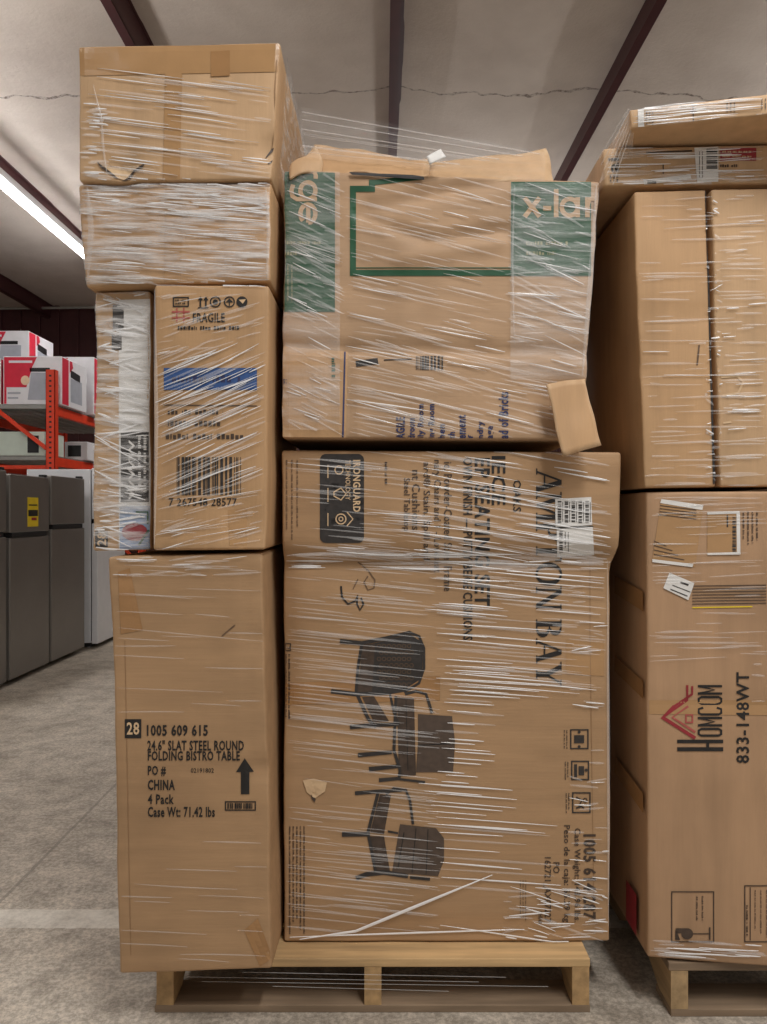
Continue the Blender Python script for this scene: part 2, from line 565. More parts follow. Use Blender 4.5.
def band(sock, centre, half, wob=None, amp=0.0):
    """1 inside a strip of the floor, 0 outside"""
    src = sock
    if wob:
        ad = N(nt, 'ShaderNodeMath', operation='MULTIPLY_ADD'); ad.inputs[1].default_value = amp
        nt.links.new(wob, ad.inputs[0]); nt.links.new(sock, ad.inputs[2]); src = ad.outputs[0]
    s1 = N(nt, 'ShaderNodeMath', operation='SUBTRACT'); s1.inputs[1].default_value = centre; nt.links.new(src, s1.inputs[0])
    s2 = N(nt, 'ShaderNodeMath', operation='ABSOLUTE'); nt.links.new(s1.outputs[0], s2.inputs[0])
    s3 = N(nt, 'ShaderNodeMath', operation='LESS_THAN'); s3.inputs[1].default_value = half; nt.links.new(s2.outputs[0], s3.inputs[0])
    return s3.outputs[0]


pale_strip = band(sp.outputs['Y'], 2.25, 0.052, t2.outputs['Fac'], 0.03)
pm = N(nt, 'ShaderNodeMath', operation='MULTIPLY'); nt.links.new(pale_strip, pm.inputs[0])
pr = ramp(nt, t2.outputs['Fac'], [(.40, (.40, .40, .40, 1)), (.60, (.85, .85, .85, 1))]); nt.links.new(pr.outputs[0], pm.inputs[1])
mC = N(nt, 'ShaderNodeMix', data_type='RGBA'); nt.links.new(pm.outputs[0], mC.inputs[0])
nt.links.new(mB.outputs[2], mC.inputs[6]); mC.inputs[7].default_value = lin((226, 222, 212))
jn = band(sp.outputs['X'], -1.15, 0.006, t2.outputs['Fac'], 0.02)
jm = N(nt, 'ShaderNodeMath', operation='MULTIPLY'); jm.inputs[1].default_value = .55; nt.links.new(jn, jm.inputs[0])
mD = N(nt, 'ShaderNodeMix', data_type='RGBA'); nt.links.new(jm.outputs[0], mD.inputs[0])
nt.links.new(mC.outputs[2], mD.inputs[6]); mD.inputs[7].default_value = lin((110, 104, 94))
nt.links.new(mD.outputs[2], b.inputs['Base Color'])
b.inputs['Roughness'].default_value = .55
bp = N(nt, 'ShaderNodeBump'); bp.inputs['Strength'].default_value = .3; bp.inputs['Distance'].default_value = .004
nt.links.new(t2.outputs['Fac'], bp.inputs['Height']); nt.links.new(bp.outputs[0], b.inputs['Normal'])

# ceiling: white insulation facing with a dirty lap seam
m, nt, b = new_mat('insulation_facing'); M['ceiling'] = m
t1 = noise_tex(nt, 2.2, 6); t2 = noise_tex(nt, 30, 5, rough=.7); t4 = noise_tex(nt, 4, 2)
r1 = ramp(nt, t1.outputs['Fac'], [(.3, lin((206, 194, 184))), (.7, lin((222, 211, 201)))])
tc = N(nt, 'ShaderNodeTexCoord'); sp = N(nt, 'ShaderNodeSeparateXYZ'); nt.links.new(tc.outputs['Object'], sp.inputs[0])
seam = band(sp.outputs['Y'], 5.95, 0.011, t4.outputs['Fac'], 0.22)
sr = ramp(nt, t2.outputs['Fac'], [(.42, (.15, .15, .15, 1)), (.62, (.9, .9, .9, 1))])
sm = N(nt, 'ShaderNodeMath', operation='MULTIPLY'); nt.links.new(seam, sm.inputs[0]); nt.links.new(sr.outputs[0], sm.inputs[1])
mC = N(nt, 'ShaderNodeMix', data_type='RGBA'); nt.links.new(sm.outputs[0], mC.inputs[0])
nt.links.new(r1.outputs[0], mC.inputs[6]); mC.inputs[7].default_value = lin((96, 78, 66))
nt.links.new(mC.outputs[2], b.inputs['Base Color']); b.inputs['Roughness'].default_value = .7
bp = N(nt, 'ShaderNodeBump'); bp.inputs['Strength'].default_value = .5; bp.inputs['Distance'].default_value = .01
nt.links.new(t2.outputs['Fac'], bp.inputs['Height']); nt.links.new(bp.outputs[0], b.inputs['Normal'])

m, nt, b = new_mat('lit_fluorescent_tube'); M['tube'] = m
b.inputs['Base Color'].default_value = (1, 1, 1, 1)
b.inputs['Emission Color'].default_value = (1, .98, .96, 1); b.inputs['Emission Strength'].default_value = TUBE_STRENGTH

# ------------------------------------------------------------------ the hall
CEIL = 4.40
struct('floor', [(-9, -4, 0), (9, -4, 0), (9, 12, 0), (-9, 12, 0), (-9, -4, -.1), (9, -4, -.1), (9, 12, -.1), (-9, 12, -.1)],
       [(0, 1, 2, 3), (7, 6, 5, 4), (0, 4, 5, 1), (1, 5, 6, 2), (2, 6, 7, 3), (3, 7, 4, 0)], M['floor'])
PUR = [-7.0, -5.2, -3.5, -1.62, 0.09, 1.66, 3.42, 5.2, 7.0]
xs = []
for a, c in zip([-9] + PUR, PUR + [9]):
    xs += [(a + (c - a) * i / 6, 0.07 * math.sin(math.pi * i / 6)) for i in range(6)]
xs.append((9, 0))
ysv = [-4 + 16 * i / 32 for i in range(33)]
cv = [(x, y, CEIL - s * (1 + .25 * math.sin(y * 1.9 + x))) for y in ysv for x, s in xs]
nX = len(xs)
struct('ceiling', cv, [(j * nX + i, (j + 1) * nX + i, (j + 1) * nX + i + 1, j * nX + i + 1) for j in range(32) for i in range(nX - 1)], M['ceiling'], True)
for i, x in enumerate(PUR):
    b_ = MB()
    b_.box(x - .012, x + .012, -4, 12, CEIL - .20, CEIL + .02)
    b_.box(x - .05, x + .012, -4, 12, CEIL - .205, CEIL - .19)
    b_.box(x - .012, x + .05, -4, 12, CEIL - .005, CEIL + .02)
    o = b_.build('trim_%d' % (i + 1), M['steel_red']); o['kind'] = 'structure'
b_ = MB().box(-9, 9, 12, 12.1, 0, CEIL + .1)
for k in range(60):
    b_.box(-9 + k * .3, -8.94 + k * .3, 11.965, 12, 0, CEIL)
o = b_.build('wall_back', M['steel_red']); o['kind'] = 'structure'
o = MB().box(-9.1, -9, -4, 12.1, 0, CEIL + .1).build('wall_left', M['ceiling']); o['kind'] = 'structure'
o = MB().box(9, 9.1, -4, 12.1, 0, CEIL + .1).build('wall_right', M['ceiling']); o['kind'] = 'structure'
o = MB().bar((-6.4, 10.9, CEIL - .15), (-5.4, 11.8, 3.1), .09, .12).build('trim_20', M['steel_red']); o['kind'] = 'structure'
o = MB().tube((-7.5, 11.7, 4.38 - .13), (-2.0, 11.7, 4.38 - .06), .02).build('trim_21', M['wire']); o['kind'] = 'structure'


def strip_light(x, y0, y1, z, label):
    t = thing('strip_light', (x, (y0 + y1) / 2, z), label, 'light')
    MB().box(x - .035, x + .035, y0, y1, z + .03, z + .10, .006).build('housing', M['white'], t)
    MB().tube((x - .03, y0 + .02, z), (x - .03, y1 - .02, z), .017, 10).build('tube', M['tube'], t)
    MB().tube((x + .03, y0 + .02, z), (x + .03, y1 - .02, z), .017, 10).build('tube', M['tube'], t)
    b = MB()
    for y in (y0, y1 - .03):
        b.box(x - .06, x + .06, y, y + .03, z - .025, z + .05, .004)
    b.build('end_cap', M['white'], t)
    b = MB()
    for y in (y0 + .3, y1 - .3):
        b.tube((x, y, z + .09), (x, y, CEIL - .03), .006)
    b.build('hanger', M['wire'], t)
    return t


strip_light(-3.22, 4.9, 9.3, 3.95, 'glowing white fluorescent strip hanging under the ceiling at the left')

# ------------------------------------------------------------------ pallets


def pallet(x0, y0, width, depth, label, mats, boards=7):
    t = thing('pallet', (x0 + width / 2, y0 + depth / 2, 0), label, 'pallet', None)
    wx, wy, wb = mats
    rng = random.Random(int(x0 * 100) + 7)
    for k in range(3):
        x = x0 + (width - .04) * k / 2
        b = MB()
        n = 14
        prof = []
        for i in range(n + 1):      # a stringer with two fork notches
            y = y0 + depth * i / n
            prof.append((y, .018 + (.038 if (2 <= i <= 4 or 10 <= i <= 12) else 0)))
        vs = []
        for y, zb in prof:
            vs += [(x, y, zb), (x + .04, y, zb), (x + .04, y, .107), (x, y, .107)]
        fs = [(0, 1, 2, 3), (4 * n + 3, 4 * n + 2, 4 * n + 1, 4 * n)]
        for i in range(n):
            a = 4 * i
            fs += [(a + j, a + 4 + j, a + 4 + (j + 1) % 4, a + (j + 1) % 4) for j in range(4)]
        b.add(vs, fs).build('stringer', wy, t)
    for k in range(boards):
        w = .14 if k in (0, boards - 1) else .09
        y = y0 + (depth - w) * k / (boards - 1)
        MB().box(x0 - rng.uniform(0, .006), x0 + width + rng.uniform(0, .006), y, y + w, .107, .127, .002).build('deck_board', wx, t)
    for y in (y0, y0 + depth / 2 - .05, y0 + depth - .1):
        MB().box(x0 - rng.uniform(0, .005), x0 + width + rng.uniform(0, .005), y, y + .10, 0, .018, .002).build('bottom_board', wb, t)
    return t


pallet(-.535, 1.815, 1.02, 1.1, 'light wooden pallet under the tall middle stack of cartons', (M['wood'], M['wood_y'], M['wood_old']))  # weathered bottom boards here also stand in for the shade under the cartons
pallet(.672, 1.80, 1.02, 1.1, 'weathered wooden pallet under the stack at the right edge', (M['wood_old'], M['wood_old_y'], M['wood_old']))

# ------------------------------------------------------------------ cartons of the left column
rng = random.Random(5)
bistro = Carton('carton', 'tall plain brown carton standing at the lower left, lettering and up arrow on its front',
                [(109, 557), (262, 553), (273, 969), (120, 974)], 1.75, .62, M['card_warm'], amp=.004, seed=1,
                bumps=[('crease', 250, 560, 262, 965, 4, .004), ('dent', 262, 770, 9, .012), ('dent', 258, 640, 8, .009), ('crease', 118, 575, 268, 583, 5, .003)])
fragile = Carton('carton', 'worn carton with a blue printed band and a large barcode, on the tall plain carton',
                 [(155, 284.5), (269, 285.5), (266, 549.5), (153, 550.5)], 1.745, .60, M['card'], amp=.004, seed=2,
                 bumps=[('dent', 250, 520, 16, .010), ('crease', 155, 545, 264, 548, 6, -.006)])
printed = Carton('carton', 'narrow film-wrapped carton with a white picture panel, left of the blue-banded carton',
                 [(96, 292), (151.5, 291), (149.5, 550), (93, 551)], 1.79, .55, M['card_light'], amp=.006, seed=3)
slab = Carton('carton', 'film-crumpled low carton directly under the topmost left carton',
              [(80, 184.5), (272, 183), (270, 281), (84, 286)], 1.75, .66, M['card'], amp=.006, seed=4,
              bumps=[('dent', 95, 285, 18, .02), ('dent', 120, 185, 18, .015)])
crown = Carton('carton', 'topmost carton of the left column, tan, with brown tape over its front',
               [(78, 46), (281, 42), (271, 179.5), (80, 181.5)], 1.74, .64, M['card_light'], amp=.004, seed=5,
               bumps=[('dent', 125, 172, 12, .014), ('dent', 272, 150, 14, .02)])

# brown tape, torn spots of the top carton
crown.patch('packing_tape', [(79, 48), (281, 44), (279, 72), (80, 76)], M['tape_clear'], .0015)
crown.patch('packing_tape', [(166, 46), (183, 46), (180, 180), (163, 181)], M['tape_clear'], .0022)
crown.patch('packing_tape', [(211, 52), (230, 51), (230, 76), (211, 77)], M['tape'], .003)
crown.ink('torn_spot', [[(104, 166), (118, 168), (140, 165), (136, 172), (126, 181), (116, 178)]], M['card_pale'], .0030)
crown.ink('tear_edge_shade', stroke([(98, 163), (103, 168), (112, 174), (118, 179)], [1, 2.4, 1.6, .8]) + stroke([(122, 183), (130, 178), (135, 171), (142, 167), (145, 164)], [.8, 2.6, 2.0, 2.6, .8]), M['ink_brown'], .0040)  # brown strokes paint the shadow outline of the tear
crown.ink('tear_edge_shade', stroke([(266, 158), (272, 151), (277, 146)], [.8, 2.6, .8]) + stroke([(268, 164), (274, 161)], [1, 2]), M['ink_brown'], .0030)
crown.ink('dent_line', stroke([(277, 60), (275, 92), (276, 120), (272, 150)], [.6, 1.2, 1, .6]), M['seam'], .0030)
slab.patch('packing_tape', [(166, 185), (183, 185), (181, 282), (164, 283)], M['tape_clear'], .002)
slab.ink('seam', stroke([(84, 188), (272, 185)], 2), M['seam'])

# the carton with the blue band
fragile.ink('printed_band', rect(164, 368, 257, 390), M['ink_blue'])
fragile.ink('band_lettering', faint_lines(rng, 172, 374, 250, 384, 0, 1, .7), M['ink_navy'], .0024)
s = frame(173, 297, 189, 307, 1.2) + faint_lines(rng, 175, 299, 188, 305, 0, 2, .6)
for x in (200.5, 206):
    s += stroke([(x, 307), (x, 298)], 1.6) + [[(x - 2.6, 300.5), (x + 2.6, 300.5), (x, 296.5)]]
s += stroke([(198, 308), (208.5, 308)], 1.2)
s += ring(215.5, 302, 5, 1.3) + disc(215.5, 302, 2.6)
s += ring(229.5, 302, 5, 1.3) + [[(225.5, 302.5), (229.5, 298.5), (233.5, 302.5)]] + stroke([(229.5, 302), (229.5, 306)], 1)
s += disc(242, 302, 5.6)
s += letters('FRAGILE', 193, 313, 225, 322.5, 0, .015)
s += faint_lines(rng, 178, 325, 246, 331, 0, 1, .6)
fragile.ink('handling_symbols', s, M['ink'])
s = [[(239, 300), (246, 299.5), (243, 304)]]
fragile.ink('symbol_mark', s, M['card_pale'], .003)
s = stroke([(172, 312), (190, 312)], 1.5) + stroke([(172, 318), (190, 318)], 1.2) + stroke([(177, 308), (177, 322)], 1.2) + stroke([(184, 308), (184, 322)], 1.2)
fragile.ink('red_marking', s, M['ink_pink'], .0016)
s = stroke([(164, 405), (257, 406)], 1.0) + faint_lines(rng, 168, 408, 225, 416, 0, 1, .6) + faint_lines(rng, 168, 419, 235, 428, 0, 1, .6) + faint_lines(rng, 166, 432, 255, 441, 0, 1, .6)
fragile.ink('printed_lines', s, M['ink_brown'])
fragile.ink('barcode', bars(random.Random(3), 177, 457, 241, 495, 0, 1.15), M['ink_grey'])
fragile.ink('barcode_digits', letters('7 267548 28577', 169, 498, 237, 506, 0, .01), M['ink'])
fragile.patch('packing_tape', [(228, 510), (247, 508), (247, 548), (230, 550)], M['tape_clear'])

# the narrow carton: picture panel and number square
printed.patch('picture_panel', [(119, 300), (151, 299), (151, 550), (119, 550)], M['paper'], .0012)
printed.ink('panel_lettering', rect(113, 305, 124, 330) + rect(112, 334, 122, 350) + rect(121, 432, 149, 502), M['ink_grey'], .0022)
printed.ink('panel_words', letters('WWW', 129, 440, 135, 500, -1, .02) + faint_lines(rng, 137, 436, 148, 500, 1, 2, .5), M['paper'], .0032)
printed.ink('blue_corner', rect(120, 506, 150, 550), plain('pale_blue_print', (150, 168, 196), .5), .0022)
printed.ink('red_picture', disc(135, 532, 13, 14, 9), M['ink_red'], .0032)
printed.ink('picture_detail', stroke([(136, 512), (148, 512), (148, 524)], 2) + stroke([(139, 545), (149, 530)], 2), M['ink_green'], .0036)
printed.ink('number_square', rect(95.5, 531, 108, 547), M['ink'], .002)
printed.ink('number', letters('28', 97.5, 532.5, 106.5, 545.5, -1, .02), M['card_pale'], .003)

# the tall plain carton
TX = lambda t, x0, y0, x1, y1, bd=.025: letters(t, x0, y0, x1, y1, 0, bd)
s = TX('1005 609 615', 147, 724.5, 208, 736, .03) + TX('24.6" SLAT STEEL ROUND', 147.5, 740, 244, 750.5) + TX('FOLDING BISTRO TABLE', 148, 750.8, 240, 760.5)
s += TX('PO #', 148, 765.5, 166, 776) + TX('02191802', 191, 768, 214, 772.5, .005) + TX('CHINA', 148, 779.5, 175, 790, .03) + TX('4 Pack', 148, 794, 174, 804) + TX('Case Wt: 71.42 lbs', 148, 806.5, 215, 817)
s += [[(236, 772), (244.8, 758), (254, 771.5)]] + rect(241, 771, 249.5, 794)
bistro.ink('printed_lettering', s, M['ink'])
bistro.ink('number_square', rect(125, 719, 141.5, 738), M['ink'], .0018)
bistro.ink('number', TX('28', 127, 722, 139.5, 734.5, .02), M['card_pale'], .0028)
bistro.ink('small_barcode', frame(225, 801, 256, 810.5, 1.2) + bars(random.Random(9), 227.5, 803, 253.5, 808.5, 0, .8), M['ink'])
bistro.patch('packing_tape', [(118, 572), (130, 568), (143, 630), (121, 634)], M['tape'], .0016)
bistro.patch('packing_tape', [(244, 930), (258, 918), (273, 958), (260, 966)], M['tape'], .0016)
bistro.ink('scratch', stroke([(222, 636), (229, 630), (235, 625)], 1.3), M['ink_soft'])
s = stroke([(125, 640), (128, 800), (131, 955)], .7)
bistro.ink('pressed_crease_line', s, M['seam'], .0012)

# ------------------------------------------------------------------ the two large cartons of the middle column
hampton = Carton('carton', 'largest carton in the middle, printed with three pieces of garden seating and sideways lettering',
                 [(283, 451), (610, 453), (611, 942), (284, 942)], 1.88, .80, M['card_warm'], amp=.004, seed=6,
                 bumps=[('out', 556, 5, .028, .018), ('crease', 290, 562, 600, 556, 6, .012), ('crease', 290, 640, 430, 690, 14, .004), ('crease', 284, 560, 284, 700, 10, .012),
                        ('crease', 284, 930, 600, 932, 8, .006), ('dent', 313, 795, 8, .006)])
xl = Carton('carton', 'battered moving carton with green printed panels, on the largest middle carton',
            [(285, 170), (599, 181), (584, 440), (281, 438)], 1.825, .72, M['card_grey'], amp=.007, seed=7, step=.012,
            bumps=[('crease', 274, 346, 584, 352, 6, .010), ('crease', 358, 212, 388, 224, 5, .008), ('crease', 396, 228, 430, 238, 6, .013), ('crease', 442, 239, 506, 231, 5, .010), ('crease', 400, 258, 500, 246, 7, -.006),
                   ('crease', 370, 205, 510, 180, 8, .010), ('crease', 347, 350, 347, 438, 4, .006), ('dent', 560, 400, 30, .015)])

# --- green print on the moving carton
TLt = M['card_light']
xl.ink('green_panel', rect(275, 169, 335, 312) + rect(511, 182, 591, 276), M['ink_green'], .0016)
s = stroke([(353, 190), (353, 272)], 6) + stroke([(350, 273), (511, 273)], 6) + stroke([(350, 189), (372, 189)], 6) + stroke([(372, 192), (372, 180)], 6) + stroke([(372, 183), (424, 177)], 5) + stroke([(356, 268), (511, 268)], 1)
xl.ink('green_frame', s, M['ink_green'], .0016)
def round_letter(ch):
    """Plain geometric lower-case strokes; u along the line, v up from the baseline, x-height 1."""
    o = [(.5 + .42 * math.cos(math.radians(a)), .5 + .42 * math.sin(math.radians(a))) for a in range(0, 361, 20)]
    if ch == 'x': return [[(.08, .02), (.92, .98)], [(.08, .98), (.92, .02)]]
    if ch == '-': return [[(.1, .45), (.9, .45)]]
    if ch == 'l': return [[(.5, 0), (.5, 1.4)]]
    if ch == 'a': return [o, [(.92, 0), (.92, 1)]]
    if ch == 'r': return [[(.2, 0), (.2, 1)], [(.2, .62), (.38, .88), (.62, .94), (.85, .92)]]
    if ch == 'g': return [o, [(.92, 1), (.92, -.12), (.78, -.36), (.5, -.42), (.2, -.32)]]
    return [[(.09, .52), (.9, .52)], [(.9, .52)] + [(.5 + .42 * math.cos(math.radians(a)), .5 + .42 * math.sin(math.radians(a))) for a in range(20, 331, 20)]]


s = []
for ch, y0_, y1_ in (('r', 168, 181), ('g', 181, 201), ('e', 203, 225)):
    for ln in round_letter(ch):
        s += stroke([(299 + v * 18, y0_ + u * (y1_ - y0_)) for u, v in ln], 4.4)
xl.ink('size_lettering', s, TLt, .0030)
s = []
for ch, x0_, x1_ in (('x', 523, 541), ('-', 542, 552), ('l', 552, 560), ('a', 560, 579), ('r', 585, 596), ('g', 595, 613)):
    for ln in round_letter(ch):
        s += stroke([(min(596.5, x0_ + u * (x1_ - x0_)), 217.5 - v * 20) for u, v in ln if x0_ + u * (x1_ - x0_) < 601] or [(590, 300), (590, 301)], 4.6) if sum(1 for u, v in ln if x0_ + u * (x1_ - x0_) < 601) > 1 else []
xl.ink('size_lettering', s, TLt, .0030)
s = faint_lines(rng, 277, 240, 326, 246, 0, 1, .5) + faint_lines(rng, 280, 250, 305, 257, 0, 1, .5) + faint_lines(rng, 526, 240, 575, 247, 0, 1, .5) + faint_lines(rng, 526, 250, 556, 257, 0, 1, .5) + faint_lines(rng, 282, 265, 294, 306, 1, 3, .3)
xl.ink('size_line', s, plain('tan_reversed_print', (150, 150, 112), .6), .0028)
# --- lower flap, small print, checklist
xl.patch('side_flap', [(275, 346), (348, 352), (346, 438), (275, 437)], M['card'], .004, 7)
xl.ink('flap_print', stroke([(345, 352), (343, 438)], 1.6), M['ink_navy'], .0062)
xl.ink('flap_words', letters('des:', 275, 377, 287, 384, 0, .01), M['ink_navy'], .0062)
xl.ink('flap_word', faint_lines(rng, 331, 358, 336, 380, 1, 1, .7), M['ink_green'], .0062)
xl.ink('shipping_print', stroke([(356, 364), (378, 361)], 6) + stroke([(384, 360), (412, 359)], 1) + bars(random.Random(2), 416, 356, 443, 370, 0, .9), M['ink_grey'])
cl = [('AGILE', 396, 405, 417), ('droom', 408, 415, 418), ('ily Room', 417.5, 425.5, 404), ('ing Room', 428, 436.5, 404), ('hen', 438, 445, 424), ('th', 448, 455, 432),
      ('ement', 458, 466, 415), ('f', 468, 473, 435), ('ndry', 477, 485, 421), ('age', 488, 495, 426), ('ad of Bricks', 498.5, 508.5, 392)]
s = []
for w_, x0, x1, yt in cl:
    s += letters(w_, x0, yt, x1, 439, -1, .03)
xl.ink('checklist', s, M['ink_navy'], .002)
xl.ink('tape_label', [], M['ink_navy']) if False else None


def flap(name, pts, root, mat, n=12, amp=.006, seed=0, thick=.005):
    """A bent piece of board: four world corners (TL TR BR BL), crumpled, with thickness."""
    a, b, c, d = [Vector(p) for p in pts]
    vs, fs = [], []
    nrm = (b - a).cross(d - a).normalized()
    for lay in (0, 1):
        for j in range(n + 1):
            for i in range(n + 1):
                p = a.lerp(b, i / n).lerp(d.lerp(c, i / n), j / n)
                p = p + noise.noise_vector(p * 14 + Vector((seed, 0, 0))) * amp + nrm * thick * lay
                vs.append(p)
    k = (n + 1) ** 2
    for j in range(n):
        for i in range(n):
            q = j * (n + 1) + i
            fs.append((q, q + n + 1, q + n + 2, q + 1)); fs.append((k + q, k + q + 1, k + q + n + 2, k + q + n + 1))
    rim = [i for i in range(n + 1)] + [(n + 1) * j + n for j in range(1, n + 1)] + [(n + 1) * n + i for i in range(n - 1, -1, -1)] + [(n + 1) * j for j in range(n - 1, 0, -1)]
    for i in range(len(rim)):
        u, v = rim[i], rim[(i + 1) % len(rim)]
        fs.append((u, v, k + v, k + u))
    return build(name, vs, fs, mat, root, smooth=True)


flap('top_flap', [P(314, 143, 1.90), P(428, 160, 1.93), P(430, 176, 1.84), P(302, 172, 1.835)], xl.root, M['card'], amp=.010, seed=1)
flap('top_flap', [P(428, 163, 1.95), P(547, 150, 1.95), P(553, 182, 1.835), P(425, 181, 1.835)], xl.root, M['card_light'], amp=.010, seed=2)
flap('torn_corner', [P(291, 166, 1.83), P(316, 145, 1.86), P(320, 172, 1.83), P(292, 180, 1.81)], xl.root, M['card_light'], amp=.014, seed=3)
flap('torn_paper', [P(427, 156, 1.80), P(442, 149, 1.81), P(447, 158, 1.80), P(430, 164, 1.80)], xl.root, M['paper'], n=6, amp=.006, seed=4, thick=.001)
flap('corner_flap', [P(547, 384, 1.79), P(584, 379, 1.80), P(602, 444, 1.78), P(563, 456, 1.765)], xl.root, M['card'], amp=.005, seed=5)
xl.ink('flap_gap_shade', [[(346, 168), (362, 166), (424, 178), (424, 181), (352, 176)]], M['ink'], .012)  # black patch painted in for the shade between the top flaps

# --- print on the largest carton
hampton.patch('packing_tape', [(284, 683), (440, 676), (440, 700), (284, 705)], M['tape'], .0012)
hampton.patch('packing_tape', [(566, 640), (604, 640), (604, 676), (566, 674)], M['tape_clear'], .0012)


def rrect(x0, y0, x1, y1, r):
    pts = []
    for cx, cy, a0 in ((x1 - r, y0 + r, -90), (x1 - r, y1 - r, 0), (x0 + r, y1 - r, 90), (x0 + r, y0 + r, 180)):
        pts += [(cx + r * math.cos(math.radians(a0 + 18 * i)), cy + r * math.sin(math.radians(a0 + 18 * i))) for i in range(6)]
    mx, my = (x0 + x1) / 2, (y0 + y1) / 2
    return [[(mx, my), pts[i], pts[(i + 1) % len(pts)]] for i in range(len(pts))]


hampton.ink('dark_emblem', rect(325, 454, 359, 542) + rect(320, 460, 364, 537) + rrect(320, 454, 364, 543, 6), M['ink_grey'], .0018)
s = letters('IRONGUARD', 353, 460, 360.5, 512, 1, .03) + letters('TECHNOLOGY', 345.5, 460, 350.5, 500, 1, .01)
s += ring(341, 519, 5, 1.2) + ring(341, 519, 2, 1) + stroke([(347, 512), (353, 519), (347, 526)], 1.2)
s += stroke([(334, 492), (341, 488), (346, 494), (341, 500), (334, 496), (334, 492)], 1.4) + ring(339, 470, 4, 1.2)
s += stroke([(328, 465), (328, 478)], 1) + stroke([(328, 488), (328, 502)], 1) + stroke([(328, 513), (328, 526)], 1)
hampton.ink('emblem_marks', s, M['card_pale'], .0034)

s = []
s += letters('Steel Tabletop', 402, 478, 410, 531, 1, .01) + letters('nt Cushions', 412, 470, 420, 530, 1, .01) + letters('ard\u00ae Stain, Spill and', 421.5, 462, 430.5, 560, 1, .01)
s += letters('nary Chairs and 1 - Loveseat', 432, 460, 441, 572, 1, .01) + letters('ic, Powder-Coated Steel Frame', 442.5, 462, 452, 591, 1, .01)
hampton.ink('feature_list', s, M['ink_brown'], .002)
s = letters('OWN FINISH \u2014 PUTTY BEIGE CUSHIONS', 463, 458, 472.5, 640, 1, .02)
s += letters('EP SEATING SET', 474.5, 458, 490, 606, 1, .022) + letters('IECE', 491.5, 456, 505.5, 505, 1, .02) + letters('OAKS', 513, 480, 521, 512, 1, .015)
hampton.ink('set_title', s, M['ink'], .002)


def serif(ch):
    """Strokes of a roman capital in a unit box (x right, y up): quads"""
    T, t, sh = .20, .08, .05
    def v(x, w): return [(x, 0), (x + w, 0), (x + w, 1), (x, 1)]
    def h(x0, x1, y, w): return [(x0, y), (x1, y), (x1, y + w), (x0, y + w)]
    def d(x0, y0, x1, y1, w): return [(x0, y0), (x0 + w, y0), (x1 + w, y1), (x1, y1)]
    def foot(x, w, e=.08): return h(x - e, x + w + e, 0, sh)
    def head(x, w, e=.08): return h(x - e, x + w + e, 1 - sh, sh)
    def arc(cx, cy, rx, ry, a0, a1, wf, n=14):
        q = []
        pr = None
        for i in range(n + 1):
            a = math.radians(a0 + (a1 - a0) * i / n); w = wf * (.38 + .62 * abs(math.cos(a)))
            o_ = (cx + rx * math.cos(a), cy + ry * math.sin(a)); i_ = (cx + (rx - w) * math.cos(a), cy + (ry - min(w, .08)) * math.sin(a))
            if pr: q.append([pr[0], o_, i_, pr[1]])
            pr = (o_, i_)
        return q
    if ch == 'A': return [d(.06, 0, .44, 1, t), d(.72, 0, .42, 1, T), h(.2, .74, .30, .06), foot(.06, t), foot(.74, T - .04)], .98
    if ch == 'M': return [v(.1, t), v(.88, T), d(.46, .02, .12, 1, T * .8), d(.46, .02, .88, 1, t * 1.2), foot(.1, t), foot(.88, T), head(.06, .1), head(.92, .14)], 1.18
    if ch == 'P': return [v(.12, T), foot(.12, T), h(.04, .4, 1 - sh, sh), h(.25, .42, .46, .05)] + arc(.4, .73, .3, .27, -90, 90, T), .78
    if ch == 'T': return [v(.36, T), foot(.36, T), h(.02, .87, 1 - .055, .055), [(.02, .95), (.02, .74), (.06, .74), (.10, .95)], [(.87, .95), (.79, .95), (.83, .74), (.87, .74)]], .92
    if ch == 'O': return arc(.5, .5, .46, .52, 0, 360, T, 28), 1.02
    if ch == 'N': return [v(.12, t), v(.80, t), d(.72, 0, .10, 1, T), foot(.12, t), head(.08, .1), head(.80, t)], 1.0
    if ch == 'B': return [v(.12, T), h(.04, .42, 1 - sh, sh), h(.04, .44, 0, sh), h(.25, .44, .5, .05)] + arc(.4, .76, .27, .24, -90, 90, T * .95) + arc(.42, .265, .33, .265, -90, 90, T), .86
    if ch == 'Y': return [[(.38, 0), (.38 + T, 0), (.38 + T, .5), (.38, .5)], d(.38, .42, .06, 1, T), d(.47, .42, .80, 1, t), foot(.38, T), head(.06, T), head(.78, t)], .96
    return [], .42


s = []; total = 0; lay = []
for ch in 'AMPTON BAY':
    q, w = serif(ch); lay.append((q, total, w)); total += w - .05 if ch != ' ' else .34
for q, x, w in lay:
    for poly in q:
        pp = [(536 + v * 25.5, 469 + (x + u) / total * 216) for u, v in poly]
        s += cut(pp, 6) if len(pp) == 4 else [pp]
hampton.ink('large_lettering', s, M['ink'], .002)

# printed stickers
hampton.patch('paper_label', [(555, 499), (591, 497), (592, 525), (555.5, 527)], M['paper'], .0026)
hampton.patch('paper_label', [(556.5, 529), (592.5, 527), (594, 555), (557, 557)], M['paper'], .0026)
s = []
for k in range(5):
    x = 557.5 + k * 6.9
    s += bars(random.Random(k), x, 501, x + 3.6, 523, 1, .8) + stroke([(x + 5, 502), (x + 5, 522)], .5)
s += bars(random.Random(8), 559, 531, 562.5, 553, 1, .8) + stroke([(565, 532), (565, 548)], .8) + stroke([(568, 532), (568, 552)], .6)
hampton.ink('label_print', s, M['ink_grey'], .0042)
hampton.ink('label_divider', rect(556, 526, 593, 528.3), M['ink'], .0022)

